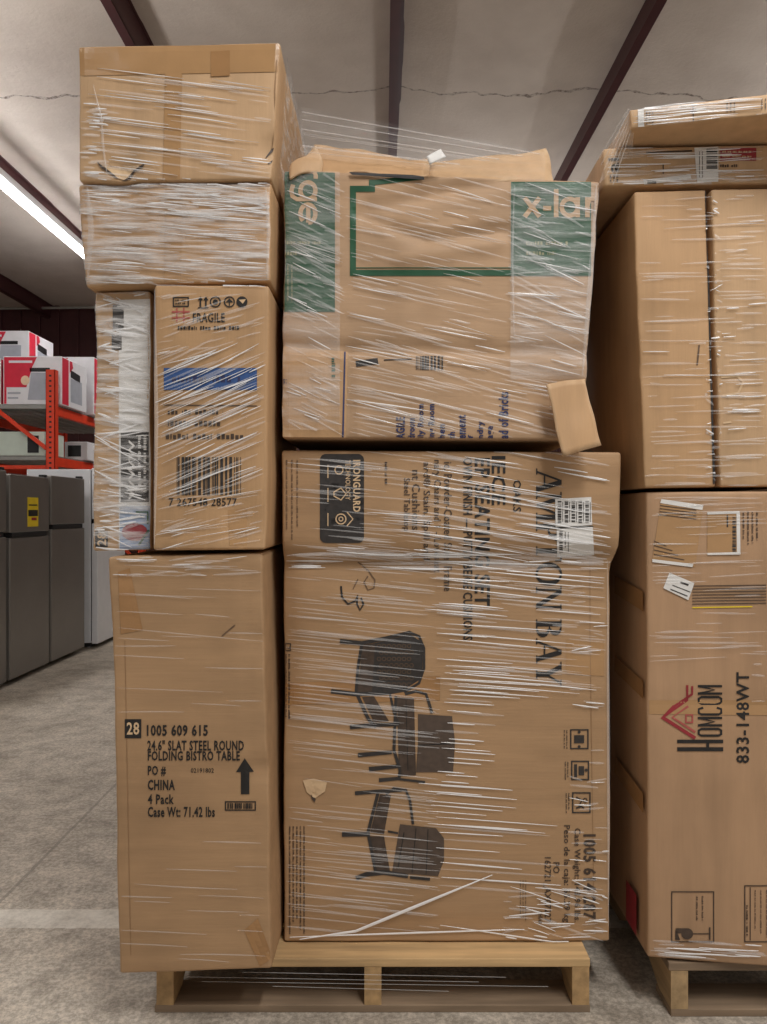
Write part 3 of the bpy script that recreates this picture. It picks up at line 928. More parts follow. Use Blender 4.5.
# handwriting
hampton.ink('pen_mark', stroke([(341, 586), (342, 597), (348, 604), (355, 601), (357.5, 595), (357, 604), (360, 610), (363.5, 604), (361, 598)], 1.9), M['ink'], .002)
hampton.ink('pencil_mark', stroke([(358, 562), (368, 570), (375, 580), (374, 588), (368, 590), (364, 582), (368, 576)], 1.1) + stroke([(353, 589), (358, 579)], 1.0), M['ink_soft'], .002)

# sideways pictures of the seating (printed flat on the carton)
def picture(name, lines, seat, back, backmat, extra, xmat):
    f_ = hampton.ink(name, lines, M['ink_grey'], .0026)
    hampton.ink('seat_print', seat, M['ink_brown'], .0020, f_); hampton.ink('backrest_print', back, backmat, .0020, f_)
    hampton.ink('seam_print', extra, xmat, .0032, f_)


M['ink_taupe'] = plain('taupe_print', (84, 70, 60), .6, var=.15, scale=60)
wv = []
for i in range(8):
    for j in range(7):
        x = 379 + i * 5 + (j % 2) * 2.4; y = 646 + j * 6.4
        if x < 414:
            wv += ring(x, y, 2.0, .6, 6)
picture('woven_chair_print', stroke([(340, 641), (362, 643), (386, 638), (410, 632), (413, 634)], [4.5, 4, 3.5, 3, 2]) + stroke([(331, 691), (356, 694), (386, 693), (410, 689)], [4.5, 4.5, 3.5, 3]) + stroke([(350, 727), (372, 725), (398, 724)], [4.5, 4, 3.5])
        + stroke([(411, 633), (419, 636), (424, 648), (424, 668), (419, 683), (404, 692)], 2.6) + stroke([(357, 694), (368, 718), (376, 727)], 3.4) + stroke([(390, 694), (394, 712), (399, 725)], 2.4) + stroke([(362, 643), (358, 668), (356, 693)], 3),
        cut([(363, 645), (375, 643), (372, 693), (357, 692)], 8) + cut([(362, 697), (374, 696), (389, 721), (374, 722)], 8),
        cut([(375, 643), (410, 634), (404, 690), (372, 692)], 6) + cut([(410, 634), (423, 643), (422, 678), (404, 690)], 6), M['ink_grey'], wv, M['ink_soft'])
picture('bench_print', stroke([(358, 755), (392, 752)], [4.5, 3.5]) + stroke([(369, 769), (398, 766)], [4.5, 3.5]) + stroke([(379, 780), (400, 778)], [4, 3.2])
        + stroke([(405, 694), (416, 691), (426, 694), (430, 706), (432, 713)], 2.8) + stroke([(396, 696), (394, 750), (400, 770), (399, 780)], 3) + stroke([(400, 779), (425, 782)], 2.4),
        cut([(397, 697), (414, 698), (416, 775), (399, 776)], 8), cut([(418, 714), (452, 716), (455, 742), (418, 744)], 8) + cut([(418, 744), (455, 742), (453, 772), (416, 772)], 8), M['ink_taupe'],
        stroke([(418, 745), (455, 743)], 1) + stroke([(406, 700), (408, 770)], .7), M['ink'])
picture('armchair_print', stroke([(355, 793), (380, 791), (402, 790)], [4, 3.5, 3]) + stroke([(342, 834), (370, 834)], [5, 4]) + stroke([(356, 878), (366, 874), (384, 872), (408, 876)], [4.5, 4.5, 5, 4])
        + stroke([(378, 793), (368, 832), (376, 873)], 3.2) + stroke([(386, 794), (394, 788), (406, 790), (410, 800), (413, 824)], 2.6) + stroke([(388, 831), (398, 833)], 2) + stroke([(410, 877), (430, 879)], 3),
        cut([(380, 794), (391, 795), (384, 834), (370, 832)], 8) + cut([(370, 836), (384, 836), (390, 871), (377, 872)], 8),
        cut([(400, 824), (436, 828), (438, 876), (392, 872)], 8) + cut([(436, 828), (444, 838), (444, 860), (438, 876)], 8), M['ink_taupe'],
        stroke([(404, 832), (398, 868)], 1) + stroke([(416, 828), (412, 872)], .8) + stroke([(428, 829), (426, 874)], .8), M['ink'])
# torn patch of liner
hampton.ink('torn_spot', [[(303, 780), (314, 778), (327, 782), (325, 791), (315, 798), (307, 792)]], M['card_pale'], .004)
hampton.ink('torn_hole', [[(311, 794), (316, 798), (315, 802), (312, 799)]], M['ink_brown'], .0046)
# icon squares, weight lines
s = []
for x0, y0, x1, y1 in ((570, 729, 588.5, 749), (571, 760.5, 589, 780), (572, 792, 590.5, 813)):
    s += frame(x0, y0, x1, y1, 1.3)
    s += faint_lines(rng, x0 - 7, y0 + 1, x0 - 2, y1, 1, 2, .45)
    hampton.ink('handling_symbol', s, M['ink_grey'], .002); s = []
s += rect(574, 735, 584, 743) + disc(579, 732, 1.5) + disc(579, 746.5, 1.5) + rect(574, 764, 577, 777) + rect(578.5, 766, 584, 775) + disc(586, 770, 1.6)
s += stroke([(576, 797), (582, 800), (579, 805), (584, 808)], 1.5) + stroke([(576, 808), (582, 806)], 1.4) + ring(585, 800, 2, .9, 8)
hampton.ink('symbol_print', s, M['ink_grey'], .002)
s = letters('1005 614 287', 583, 834, 596, 919, 1, .035) + letters('Case Weight: 143.96 lbs.', 572.5, 828, 580.5, 922, 1, .012) + letters('Peso de la caja: 65.29 kg', 562, 825, 570, 922, 1, .012)
s += letters('PO', 553, 862, 559.5, 873, 1, .012) + letters('162721_AX07227', 543.5, 857, 551, 922, 1, .012) + letters('CHINA', 538, 911, 542.5, 924, 1, .01)
hampton.ink('weight_lettering', s, M['ink_brown'], .002)
s = faint_lines(rng, 284, 460, 300, 540, 1, 3, .3)
hampton.ink('faint_print', s, M['ink_soft'], .002)
s = frame(285, 643, 291, 651, 1) + stroke([(287, 647), (289, 649), (291, 644)], 1) + faint_lines(rng, 284, 654, 291, 726, 1, 2, .55)
hampton.ink('care_print', faint_lines(rng, 288, 826, 306, 938, 1, 5, .42), M['ink_brown'], .002)
hampton.ink('small_print', faint_lines(rng, 384, 462, 388, 488, 1, 1, .6), M['ink_brown'], .002)
hampton.ink('small_print', faint_lines(rng, 519, 880, 527, 925, 1, 3, .3), M['ink_brown'], .002)
hampton.ink('warning_print', s, M['ink_brown'], .002)
hampton.ink('box_crease', stroke([(590, 560), (590, 640), (594, 920)], .7), M['seam'], .0014)

# ------------------------------------------------------------------ the stack at the right edge
house = Carton('carton', 'big carton at the lower right with a red roof emblem, on the weathered pallet',
               [(646, 492), (840, 491), (842, 973), (648, 957.5)], [1.813, 1.752, 1.752, 1.813], .80, M['card_pink'], amp=.003, seed=8, bumps=[('crease', 650, 705, 800, 703, 6, .003)])
tallL = Carton('carton', 'tall carton on the right stack, left of the taped vertical gap',
               [(634, 191), (707, 189), (716, 487), (644, 488)], 1.80, .78, M['card'], amp=.004, seed=9, bumps=[('dent', 640, 372, 7, .006), ('crease', 640, 318, 712, 316, 6, .004)])
tallR = Carton('carton', 'tall carton on the right stack, right of the taped vertical gap',
               [(711, 189), (840, 186), (842, 486), (720, 487)], 1.795, .78, M['card_light'], amp=.004, seed=10)
row = Carton('carton', 'low carton with a white barcode label across the two tall right cartons',
             [(603, 148), (842, 143), (842, 183), (605, 186)], 1.81, .60, M['card_light'], amp=.005, seed=11)
lid = Carton('carton', 'thin flat carton topping the right stack, jutting forward',
             [(630, 110), (850, 84), (850, 106), (632, 128)], [1.73, 1.65, 1.65, 1.73], .5, M['card_light'], amp=.004, r=.004, seed=12, step=.014)

def condensed(ch):
    if ch == 'O': return [[(.12, .12), (.12, .88), (.28, 1), (.72, 1), (.88, .88), (.88, .12), (.72, 0), (.28, 0), (.12, .12)]]
    if ch == 'C': return [[(.88, .80), (.72, 1), (.28, 1), (.12, .88), (.12, .12), (.28, 0), (.72, 0), (.88, .20)]]
    return [[(.08, -.04), (.08, 1.04)], [(.92, -.04), (.92, 1.04)], [(.08, 1), (.5, .30), (.92, 1)]]


s = []
for k, ch in enumerate('OMCOM'):
    yb = 736.5 - k * 10.6
    for ln in condensed(ch):
        s += stroke([(721 - v * 22.5, yb - u * 8.8) for u, v in ln], 2.3)
s += cut([(677, 747), (723, 747), (723, 751), (677, 751)]) + cut([(677, 739.5), (723, 739.5), (723, 743), (677, 743)]) + cut([(706, 741), (709, 741), (709, 749), (706, 749)])
house.ink('name_lettering', s, M['ink'], .002)
house.ink('model_lettering', letters('833-148WT', 736, 672, 749, 763, -1, .018), M['ink'], .002)
s = stroke([(695, 738), (662, 717), (674, 706)], [3.4, 3.8, 3.4]) + stroke([(674, 706), (692, 694), (692, 686)], 2.2) + stroke([(664, 716), (687, 700), (687, 685)], 2.4)
house.ink('roof_emblem', s, M['ink_red'], .002)
house.ink('roof_emblem_line', stroke([(695, 732), (672, 717), (688, 706)], 2.2) + frame(685, 714, 693, 723, 1.5), M['ink_pink'], .0022)
house.patch('clear_pouch', [(661, 500), (703, 506), (695, 567), (652, 560)], M['tape_clear'], .002)
house.ink('pouch_paper', cut([(661, 499), (703, 505), (702, 510), (660, 503)]), M['paper'], .0034)
house.ink('pouch_paper', cut([(652, 559), (693, 564), (692, 567), (652, 562)]), M['paper'], .0034)
s = []
for k in range(4):
    s += stroke([(660 - k * .4, 505.5 + k * 3), (696, 510 + k * 3)], .8) + stroke([(653.5, 541 + k * 4.4), (666 + k * 6, 546 + k * 4.6)], .8)
house.ink('pouch_print', s, M['ink_brown'], .0036)
house.patch('clear_pouch', [(707, 513), (738, 512), (739, 554), (707, 554)], M['tape_clear'], .002)
house.ink('pouch_paper', cut([(707, 512), (739, 511), (739, 513.5), (707, 514.5)]) + cut([(736, 512), (739.5, 512), (740, 554), (736.5, 554)]) + cut([(707, 553), (739, 552), (740, 554.5), (707, 555)]), M['paper'], .0034)
house.ink('pouch_print', bars(random.Random(4), 732, 517, 735.5, 552, 1, .9) + stroke([(727, 515), (727, 527)], 1.4), M['ink_grey'], .0034)
house.patch('paper_label', [(669, 572.5), (694, 583), (688, 600), (663, 588)], M['paper'], .0034)
house.ink('label_print', stroke([(670, 589), (687, 596)], 1) + stroke([(672, 585), (690, 592)], .8) + stroke([(680, 582), (688, 585)], 1.8), M['ink_grey'], .0046)
s = []
for k in range(7):
    s += stroke([(692, 586 + k * 3), (766, 585 + k * 3)], .9)
house.ink('striped_print', s, M['ink_brown'], .002)
house.ink('yellow_line', stroke([(692, 607.5), (752, 606.5)], 1.2), M['yellow'], .0024)
house.ink('small_print', faint_lines(rng, 741, 512, 759, 545, 1, 4, .4), M['ink_brown'], .002)
s = frame(671, 891, 714, 942, 1.1) + rect(675.5, 928, 686, 932.5) + cut([(675, 930), (676, 930), (680, 939.5), (675, 939.5)]) + disc(687, 933.5, 6, 14, 5.6) + rect(676, 928, 688, 933) + stroke([(690, 933.5), (709, 933.5)], 1) + stroke([(709.5, 927), (709.5, 939.5)], 1.6)
s += faint_lines(rng, 694, 896, 705, 926, 1, 2, .3)
house.ink('fragile_symbol', s, M['ink_brown'], .002)
s = frame(744, 885, 785, 942, 1.1) + stroke([(750, 887), (750, 940)], .9) + faint_lines(rng, 752, 890, 775, 938, 1, 4, .2) + faint_lines(rng, 744.5, 905, 749, 939, 1, 1, .4)
house.ink('notice_print', s, M['ink_brown'], .002)
# tape running round the left corner of the carton
hx = house.c[0].x
v0 = house.c[3]
for py, h in ((612, 20), (700, 18), (815, 20)):
    z = EYE - (py - CY) / F * 1.813; hh = h / F * 1.813
    fl = [(hx - .003, 1.825, z), (hx - .003, 2.05, z + .02), (hx - .003, 2.05, z + .02 + hh), (hx - .003, 1.825, z + hh)]
    build('packing_tape', fl, [(3, 2, 1, 0)], M['tape'], house.root)
build('side_marking', [(hx - .004, 1.87, .15), (hx - .004, 1.95, .15), (hx - .004, 1.95, .25), (hx - .004, 1.87, .25)], [(3, 2, 1, 0)], M['ink_red'], house.root)
house.patch('packing_tape', [(649, 700), (842, 700), (842, 716), (649, 714)], M['tape_clear'], .0012)

tallR.ink('tape_residue', stroke([(721, 377), (737, 376), (743, 382), (738, 393), (722, 396)], 2.6) + stroke([(723, 423), (731, 422)], 2), M['card_pale'], .002)
tallL.ink('dark_smudge', stroke([(699, 345), (697, 365)], 1.6), M['ink_soft'], .002)
tallL.ink('taped_edge', stroke([(706, 190), (710, 330), (714, 484)], 2.4), M['ink_grey'], .002)
row.ink('printed_lettering', letters('ai', 608, 158, 619, 172, -1, .02) + faint_lines(rng, 609, 175, 619, 183, 1, 3, .5) + stroke([(663, 164), (663, 174)], 1), M['ink'], .002)
row.patch('paper_label', [(694, 148), (718, 147), (718, 182), (697, 183)], M['paper'], .0026)
row.ink('label_barcode', bars(random.Random(6), 706, 149, 717, 170, 1, .8) + stroke([(699, 152), (699, 178)], .7) + stroke([(702, 152), (702, 178)], .7), M['ink_grey'], .004)
row.ink('red_print', rect(720, 148, 756, 161), M['ink_red'], .002)
row.ink('red_print_words', faint_lines(rng, 722, 150, 754, 159, 0, 2, .4), M['card_pale'], .0034)
row.ink('print_line', faint_lines(rng, 720, 164, 740, 168, 0, 1, .7) + stroke([(646, 153), (692, 151)], 1.6), M['ink_brown'], .002)
row.patch('paper_strip', [(643, 180), (690, 175), (691, 179), (644, 185)], M['paper'], .0026)
row.ink('strip_print', rect(647, 181, 656, 184), M['ink_grey'], .0038)
lid.patch('paper_label', [(637.5, 109), (643.5, 108), (644, 127), (638, 128)], M['paper'], .002)
lid.ink('printed_marks', faint_lines(rng, 645, 112, 654, 126, 1, 3, .5) + stroke([(693, 106), (693, 122)], 1) + stroke([(690, 112), (697, 112)], 1) + faint_lines(rng, 725, 103, 736, 114, 1, 3, .4) + faint_lines(rng, 760, 99, 767, 112, 1, 2, .4), M['ink_brown'], .002)

# ------------------------------------------------------------------ stretch film
MID = [bistro, fragile, printed, slab, crown, xl, hampton]
RIGHT = [house, tallL, tallR, row, lid]


def surf(px, py, pool, off):
    best = None
    for c in pool:
        if c.has(px, py, 0.004):
            p = c.front(px, py, off)
            if best is None or p.y < best.y:
                best = p
    return best


class Film:
    def __init__(s, pool):
        s.pool, s.mb, s.soft = pool, MB(), MB()

    def ridge(s, pts, w, lift=.0010, off=.0036, soft=False):
        """A raised fold of film lying on the cartons through the given pixel points."""
        mb = s.soft if soft else s.mb
        prev = None; n = len(pts)
        for i, (x, y) in enumerate(pts):
            p = surf(x, y, s.pool, off)
            if p is None:
                prev = None; continue
            a, b2 = pts[max(0, i - 1)], pts[min(n - 1, i + 1)]
            d = Vector((b2[0] - a[0], b2[1] - a[1])); d = d.normalized() if d.length else Vector((1, 0))
            k = w / F * p.y * .5 * (math.sin(math.pi * (i + .35) / (n - .3)) * .8 + .2)
            q = Vector((-d.y, 0, -d.x)) * k
            cur = (p + q, p + Vector((0, -lift, 0)), p - q)
            if prev:
                mb.add(list(prev) + list(cur), [(0, 3, 4, 1), (1, 4, 5, 2)])
            prev = cur

    def comb(s, x0, y0, x1, y1, gap, slope, length, width, seed, soft=.2):
        """A bundle of near-parallel folds at about even spacing, from (x0, y0) down to (x1, y1)."""
        rg = random.Random(seed)
        n = max(1, int(abs(y1 - y0) / gap))
        for k in range(n + 1):
            t = k / n; x = x0 + (x1 - x0) * t + rg.gauss(0, 5); y = y0 + (y1 - y0) * t + rg.gauss(0, gap * .25)
            L = rg.uniform(*length); m = max(3, int(L / 8)); sl = slope + rg.gauss(0, .006)
            sf_ = rg.random() < soft
            s.ridge([(x + L * i / m, y + sl * L * i / m) for i in range(m + 1)], rg.uniform(*width) * (1.7 if sf_ else 1), .0008, .003 + rg.random() * .001, sf_)

    def field(s, box, n, slope, jit, length, width, seed, soft=0.4, inside=None, lift=.0010):
        rg = random.Random(seed)
        x0, y0, x1, y1 = box
        k = 0
        while k < n:
            x, y = rg.uniform(x0, x1), rg.uniform(y0, y1); k += 1
            if inside and not inside(x, y):
                continue
            L = rg.uniform(*length) * (.5 + rg.random()); sl = slope + rg.gauss(0, jit); m = max(3, int(L / 8)); bow = rg.uniform(-.02, .02)
            pts = [(x + L * (i / m - .5), y + sl * L * (i / m - .5) + bow * L * ((i / m - .5) ** 2) * 2) for i in range(m + 1)]
            pts = [p for p in pts if x0 <= p[0] <= x1]
            if len(pts) > 2:
                sf_ = rg.random() < soft
                s.ridge(pts, rg.uniform(*width) * (1.8 if sf_ else 1), lift, .0032 + rg.random() * .0014, sf_)


fm = Film(MID)
# topmost left carton and the crumpled low one under it
fm.field((82, 82, 275, 180), 60, .13, .012, (24, 90), (.7, 1.5), 11, .7)
fm.comb(96, 70, 110, 172, 8, .13, (30, 90), (.8, 1.6), 111, .35)
fm.comb(160, 100, 200, 172, 9, .13, (24, 80), (.7, 1.4), 112, .45)
fm.field((80, 95, 112, 180), 50, .05, .06, (8, 24), (.9, 2.0), 12, .55)
fm.field((82, 182, 272, 216), 120, .05, .07, (16, 70), (.7, 1.8), 13, .5)
fm.field((82, 214, 272, 286), 110, .07, .03, (24, 90), (.7, 1.8), 14, .5)
# narrow printed carton and blue-banded carton
fm.field((94, 292, 151, 550), 230, .10, .22, (12, 40), (.9, 2.6), 15, .55)
fm.field((155, 290, 266, 360), 50, -.25, .08, (16, 44), (.6, 1.2), 16, .8)
fm.field((155, 355, 266, 480), 110, -.42, .05, (24, 80), (.7, 1.4), 17, .6)
fm.field((155, 470, 266, 548), 50, -.20, .08, (20, 60), (.6, 1.2), 18, .85)
# moving carton
fm.field((286, 172, 345, 436), 120, .42, .12, (14, 50), (.6, 1.4), 19, .75)
fm.field((345, 185, 512, 350), 90, .24, .05, (24, 80), (.6, 1.2), 20, .9)
fm.field((505, 185, 596, 350), 110, .30, .14, (14, 46), (.7, 1.5), 21, .75)
fm.field((345, 345, 585, 436), 110, .22, .05, (24, 90), (.6, 1.4), 22, .8)
# largest carton
fm.field((286, 455, 440, 560), 60, .09, .02, (30, 90), (.6, 1.2), 23, .9)
fm.field((420, 455, 612, 556), 80, .16, .015, (30, 110), (.7, 1.5), 24, .7)
fm.comb(440, 458, 470, 500, 8, .17, (60, 130), (.8, 1.5), 241, .3)
fm.comb(400, 520, 430, 590, 9, .12, (70, 150), (.8, 1.6), 242, .4)
fm.field((286, 552, 610, 570), 50, .02, .04, (30, 90), (.9, 2.4), 25, .6)
fm.field((430, 570, 606, 690), 60, .08, .012, (40, 120), (.7, 1.5), 26, .75)
fm.comb(440, 606, 452, 690, 8, .08, (70, 140), (.8, 1.5), 261, .3)
fm.comb(448, 664, 456, 694, 4, .06, (50, 90), (.9, 1.6), 262, .15)
fm.comb(450, 692, 444, 786, 5.5, .07, (26, 52), (.9, 1.6), 263, .1)
fm.comb(424, 784, 430, 826, 5, .08, (50, 130), (.9, 1.9), 264, .2)
fm.comb(440, 826, 440, 884, 7, .07, (60, 140), (.8, 1.9), 265, .3)
fm.field((566, 500, 609, 936), 50, .05, .12, (10, 30), (.7, 1.6), 29, .6)
fm.field((286, 570, 440, 930), 170, .10, .015, (50, 130), (.5, 1.0), 30, 1.0)
fm.field((500, 884, 610, 938), 50, .10, .15, (12, 44), (.7, 1.8), 31, .5)
# tall plain carton: nearly clear
fm.field((112, 560, 268, 962), 42, .04, .02, (50, 130), (.5, .9), 32, 1.0, lambda x, y: not 712 < y < 822)
fm.field((112, 557, 264, 575), 30, -.03, .06, (12, 40), (.7, 1.6), 33, .7)
# twisted tails near the bottom
fm.ridge([(300 + i * 6.2, 938 - i * 0.9 - 26 * (max(0, i - 9) / 22) ** 1.0 * 1.4) for i in range(32)], 3.2, .0015, .006)
fm.ridge([(290 + i * 6, 936 - .2 * i) for i in range(40)], 2.0, .0015, .005)
fm.ridge([(440 + i * 8, 924 + i * 1.2) for i in range(21)], 1.6, .001, .005)
# upright folds along carton edges
for pts, w in (([(94, 86), (102, 120), (104, 150), (108, 178)], 2.6), ([(266, 186), (269, 230), (267, 280)], 4), ([(88, 188), (92, 230), (88, 284)], 6),
               ([(514, 186), (512, 260), (514, 345)], 2.2), ([(596, 186), (590, 280), (582, 376)], 5), ([(607, 560), (608, 740), (608, 925)], 3),
               ([(276, 186), (279, 300), (276, 430)], 3), ([(155, 290), (157, 420), (155, 545)], 4)):
    d_ = []
    for (ax_, ay_), (bx_, by_) in zip(pts, pts[1:]):
        d_ += [(ax_ + (bx_ - ax_) * i / 12, ay_ + (by_ - ay_) * i / 12) for i in range(12)]
    fm.ridge(d_ + [pts[-1]], w, .0015, .0045, True)


def film_sheet(name, quad, root, mat, nu=24, nv=16, amp=.006, seed=0):
    a, b, c, d = [Vector(p) for p in quad]
    vs, fs = [], []
    for j in range(nv + 1):
        for i in range(nu + 1):
            p = a.lerp(b, i / nu).lerp(d.lerp(c, i / nu), j / nv)
            vs.append(p + noise.noise_vector(Vector((p.x * 8, p.y * 8, p.z * 30 + seed))) * amp)
    for j in range(nv):
        for i in range(nu):
            k = j * (nu + 1) + i
            fs.append((k, k + nu + 1, k + nu + 2, k + 1))
    return build(name, vs, fs, mat, root, True)


rs_ = random.Random(91)
for c_, n_ in ((bistro, 26), (printed, 60), (slab, 40), (crown, 34)):      # the film goes on round the left side
    for k in range(n_):
        z_ = c_.c[3].z + .02 + rs_.random() * (c_.H - .04); y_ = c_.y + rs_.uniform(.02, c_.D - .2); l_ = rs_.uniform(.06, .22); w_ = rs_.uniform(.0008, .002)
        t_ = (z_ - c_.c[3].z) / c_.H
        x_ = c_.c[3].x + (c_.c[0].x - c_.c[3].x) * t_ - c_.amp - .003; d_ = rs_.gauss(0, .02) * l_
        (fm.soft if k % 2 else fm.mb).add([(x_, y_, z_), (x_ - .001, y_ + l_ / 2, z_ + w_ + d_ / 2), (x_, y_ + l_, z_ + d_), (x_ - .001, y_ + l_ / 2, z_ - w_ + d_ / 2)], [(0, 1, 2, 3)])
tf = thing('stretch_film', (0, 1.85, .13), 'clear stretch film wound round the tall middle stack of cartons', 'plastic film')
fm.mb.build('film_fold', M['fold'], tf, True)
fm.soft.build('faint_fold', M['fold_soft'], tf, True)


sp_ = MB()
rg_ = random.Random(77)
for k in range(4):
    z_ = .066 + .011 * k
    xa = rg_.uniform(-.5, -.2); xb = rg_.uniform(.0, .47)
    for j in range(12):
        x0_, x1_ = xa + (xb - xa) * j / 12, xa + (xb - xa) * (j + 1) / 12
        sp_.tube((x0_, 1.809, z_ - .012 * j / 12), (x1_, 1.809, z_ - .012 * (j + 1) / 12), .0006, 4)
sp_.build('stretched_strand_fold', M['fold_soft'], tf)


def edge_sheet(c, x0, y0, x1, y1, mat, seed, off=.0055, amp=.003, n=6):
    """Crumpled film pressed on a carton face."""
    vs, fs = [], []
    nu = max(2, int((x1 - x0) / n)); nv = max(2, int((y1 - y0) / n))
    for j in range(nv + 1):
        for i in range(nu + 1):
            p = c.front(x0 + (x1 - x0) * i / nu, y0 + (y1 - y0) * j / nv, off)
            p.y -= abs(noise.noise(Vector((p.x * 20, seed, p.z * 60)))) * amp * 2
            vs.append(p)
    for j in range(nv):
        for i in range(nu):
            k = j * (nu + 1) + i
            fs.append((k, k + nu + 1, k + nu + 2, k + 1))
    return build('crumpled_film', vs, fs, mat, tf, True)


edge_sheet(slab, 80, 184, 273, 287, M['sheet'], 1)
edge_sheet(printed, 94, 290, 153, 550, M['sheet'], 2)
edge_sheet(xl, 510, 184, 598, 380, M['veil'], 3)
edge_sheet(xl, 275, 172, 340, 430, M['veil'], 4)
cx_ = crown.c[1].x + .012
film_sheet('crumpled_film', [(cx_, 1.76, 2.22), (cx_, 2.34, 2.22), (cx_ - .016, 2.34, 1.955), (cx_ - .016, 1.76, 1.955)], tf, M['sheet'], 30, 16, .003, 8)
# film spanning from the top left carton over the moving carton
film_sheet('loose_film', [P(300, 108, 2.05), P(545, 152, 1.93), P(545, 182, 1.785), P(300, 158, 1.78)], tf, M['gauze'], 30, 14, .006, 3)
sp_ = MB()
for k in range(9):
    t0 = (k + .6 * math.sin(k * 2.3)) / 9
    a_ = P(302, 112 + 46 * t0, 2.0 - .2 * t0); b_2 = P(430 + 110 * (1 - t0), 150 + 18 * t0 + 4 * (1 - t0), 1.93 - .1 * t0)
    sp_.tube(a_, b_2, .0007 + .0008 * (k % 3 == 0), 4)
sp_.build('stretched_strand_fold', M['fold_soft'], tf)

fr = Film(RIGHT)
fr.field((632, 98, 767, 128), 60, -.08, .03, (20, 80), (.7, 1.6), 41, .6)
fr.field((606, 148, 767, 186), 70, -.03, .04, (16, 70), (.7, 1.7), 42, .6)
fr.field((638, 192, 767, 486), 110, -.02, .02, (20, 80), (.6, 1.3), 43, .9)
fr.field((704, 192, 722, 484), 80, .1, .4, (4, 12), (.7, 2.0), 44, .5)
fr.field((722, 210, 767, 440), 40, -.06, .03, (14, 44), (.7, 1.5), 45, .6)
fr.field((648, 494, 767, 660), 50, -.02, .02, (24, 90), (.5, 1.1), 46, 1.0)
fr.field((750, 600, 767, 720), 10, .0, .03, (14, 40), (.7, 1.4), 47, .6)
fr.field((650, 940, 767, 956), 24, .07, .02, (30, 80), (.8, 1.8), 48, .6)
tr_ = thing('stretch_film', (.95, 1.85, .13), 'clear stretch film wound round the stack at the right edge', 'plastic film')
fr.mb.build('film_fold', M['fold'], tr_, True)
fr.soft.build('faint_fold', M['fold_soft'], tr_, True)
film_sheet('loose_film', [P(628, 108, 1.74), P(634, 112, 1.72), P(634, 150, 1.78), P(597, 184, 1.80)], tr_, M['veil'], 8, 14, .004, 9)
sp_ = MB()
for k in range(6):
    sp_.tube(P(628 + k, 109 + k * 3, 1.735), P(598 + k * 3, 160 + k * 5, 1.80), .0012, 4)
sp_.build('stretched_strand_fold', M['fold_soft'], tr_)

# ------------------------------------------------------------------ storage rack at the left
RX, RY = -3.25, 7.55          # aisle side, near end
rk = thing('storage_rack', (RX - .5, RY + 1.4, 0), 'orange-red pallet rack with wire decks behind the refrigerators', 'rack')


def upright(x, y):
    b = MB()
    b.box(x - .045, x - .039, y - .04, y + .04, 0, 2.57); b.box(x + .039, x + .045, y - .04, y + .04, 0, 2.57); b.box(x - .045, x + .045, y - .04, y - .034, 0, 2.57)
    b.box(x - .07, x + .07, y - .06, y + .06, 0, .01)
    u = b.build('upright', M['rack'], rk)
    h = MB()
    for k in range(24):
        z = 1.35 + k * .05
        h.box(x - .012, x + .012, y - .0415, y - .0405, z, z + .018)
    h.build('slot', M['dark'], u)


for x in (RX, RX - 1.06):
    for y in (RY, RY + 2.8):
        upright(x, y)
for z in (2.225, 1.72):
    for x in (RX, RX - 1.06):
        MB().box(x - .025, x + .025, RY + .05, RY + 2.75, z - .09, z, .004).build('beam', M['rack'], rk)
    b = MB()
    for k in range(45):
        y = RY + .02 + k * .063
        b.tube((RX - 1.06, y, z + .012), (RX + .02, y, z + .012), .004, 5)
    for k in range(9):
        x = RX - 1.04 + k * .132
        b.tube((x, RY, z + .006), (x, RY + 2.8, z + .006), .004, 5)
    b.box(RX - 1.06, RX + .02, RY + .005, RY + .035, z - .03, z + .004)
    b.build('wire_deck', M['wire'], rk)
for y in (RY, RY + 2.8):
    for z0, z1 in ((1.78, 2.62), (1.5, 1.55)):
        pass
    MB().bar((RX - .05, y, 1.80), (RX - 1.02, y, 2.56), .035, .035, (0, 1, 0)).build('brace', M['rack'], rk)
    MB().bar((RX - .05, y, 1.62), (RX - 1.02, y, 1.62), .035, .035, (0, 1, 0)).build('brace', M['rack'], rk)
    MB().bar((RX - .05, y, .5), (RX - 1.02, y, 1.5), .035, .035, (0, 1, 0)).build('brace', M['rack'], rk)


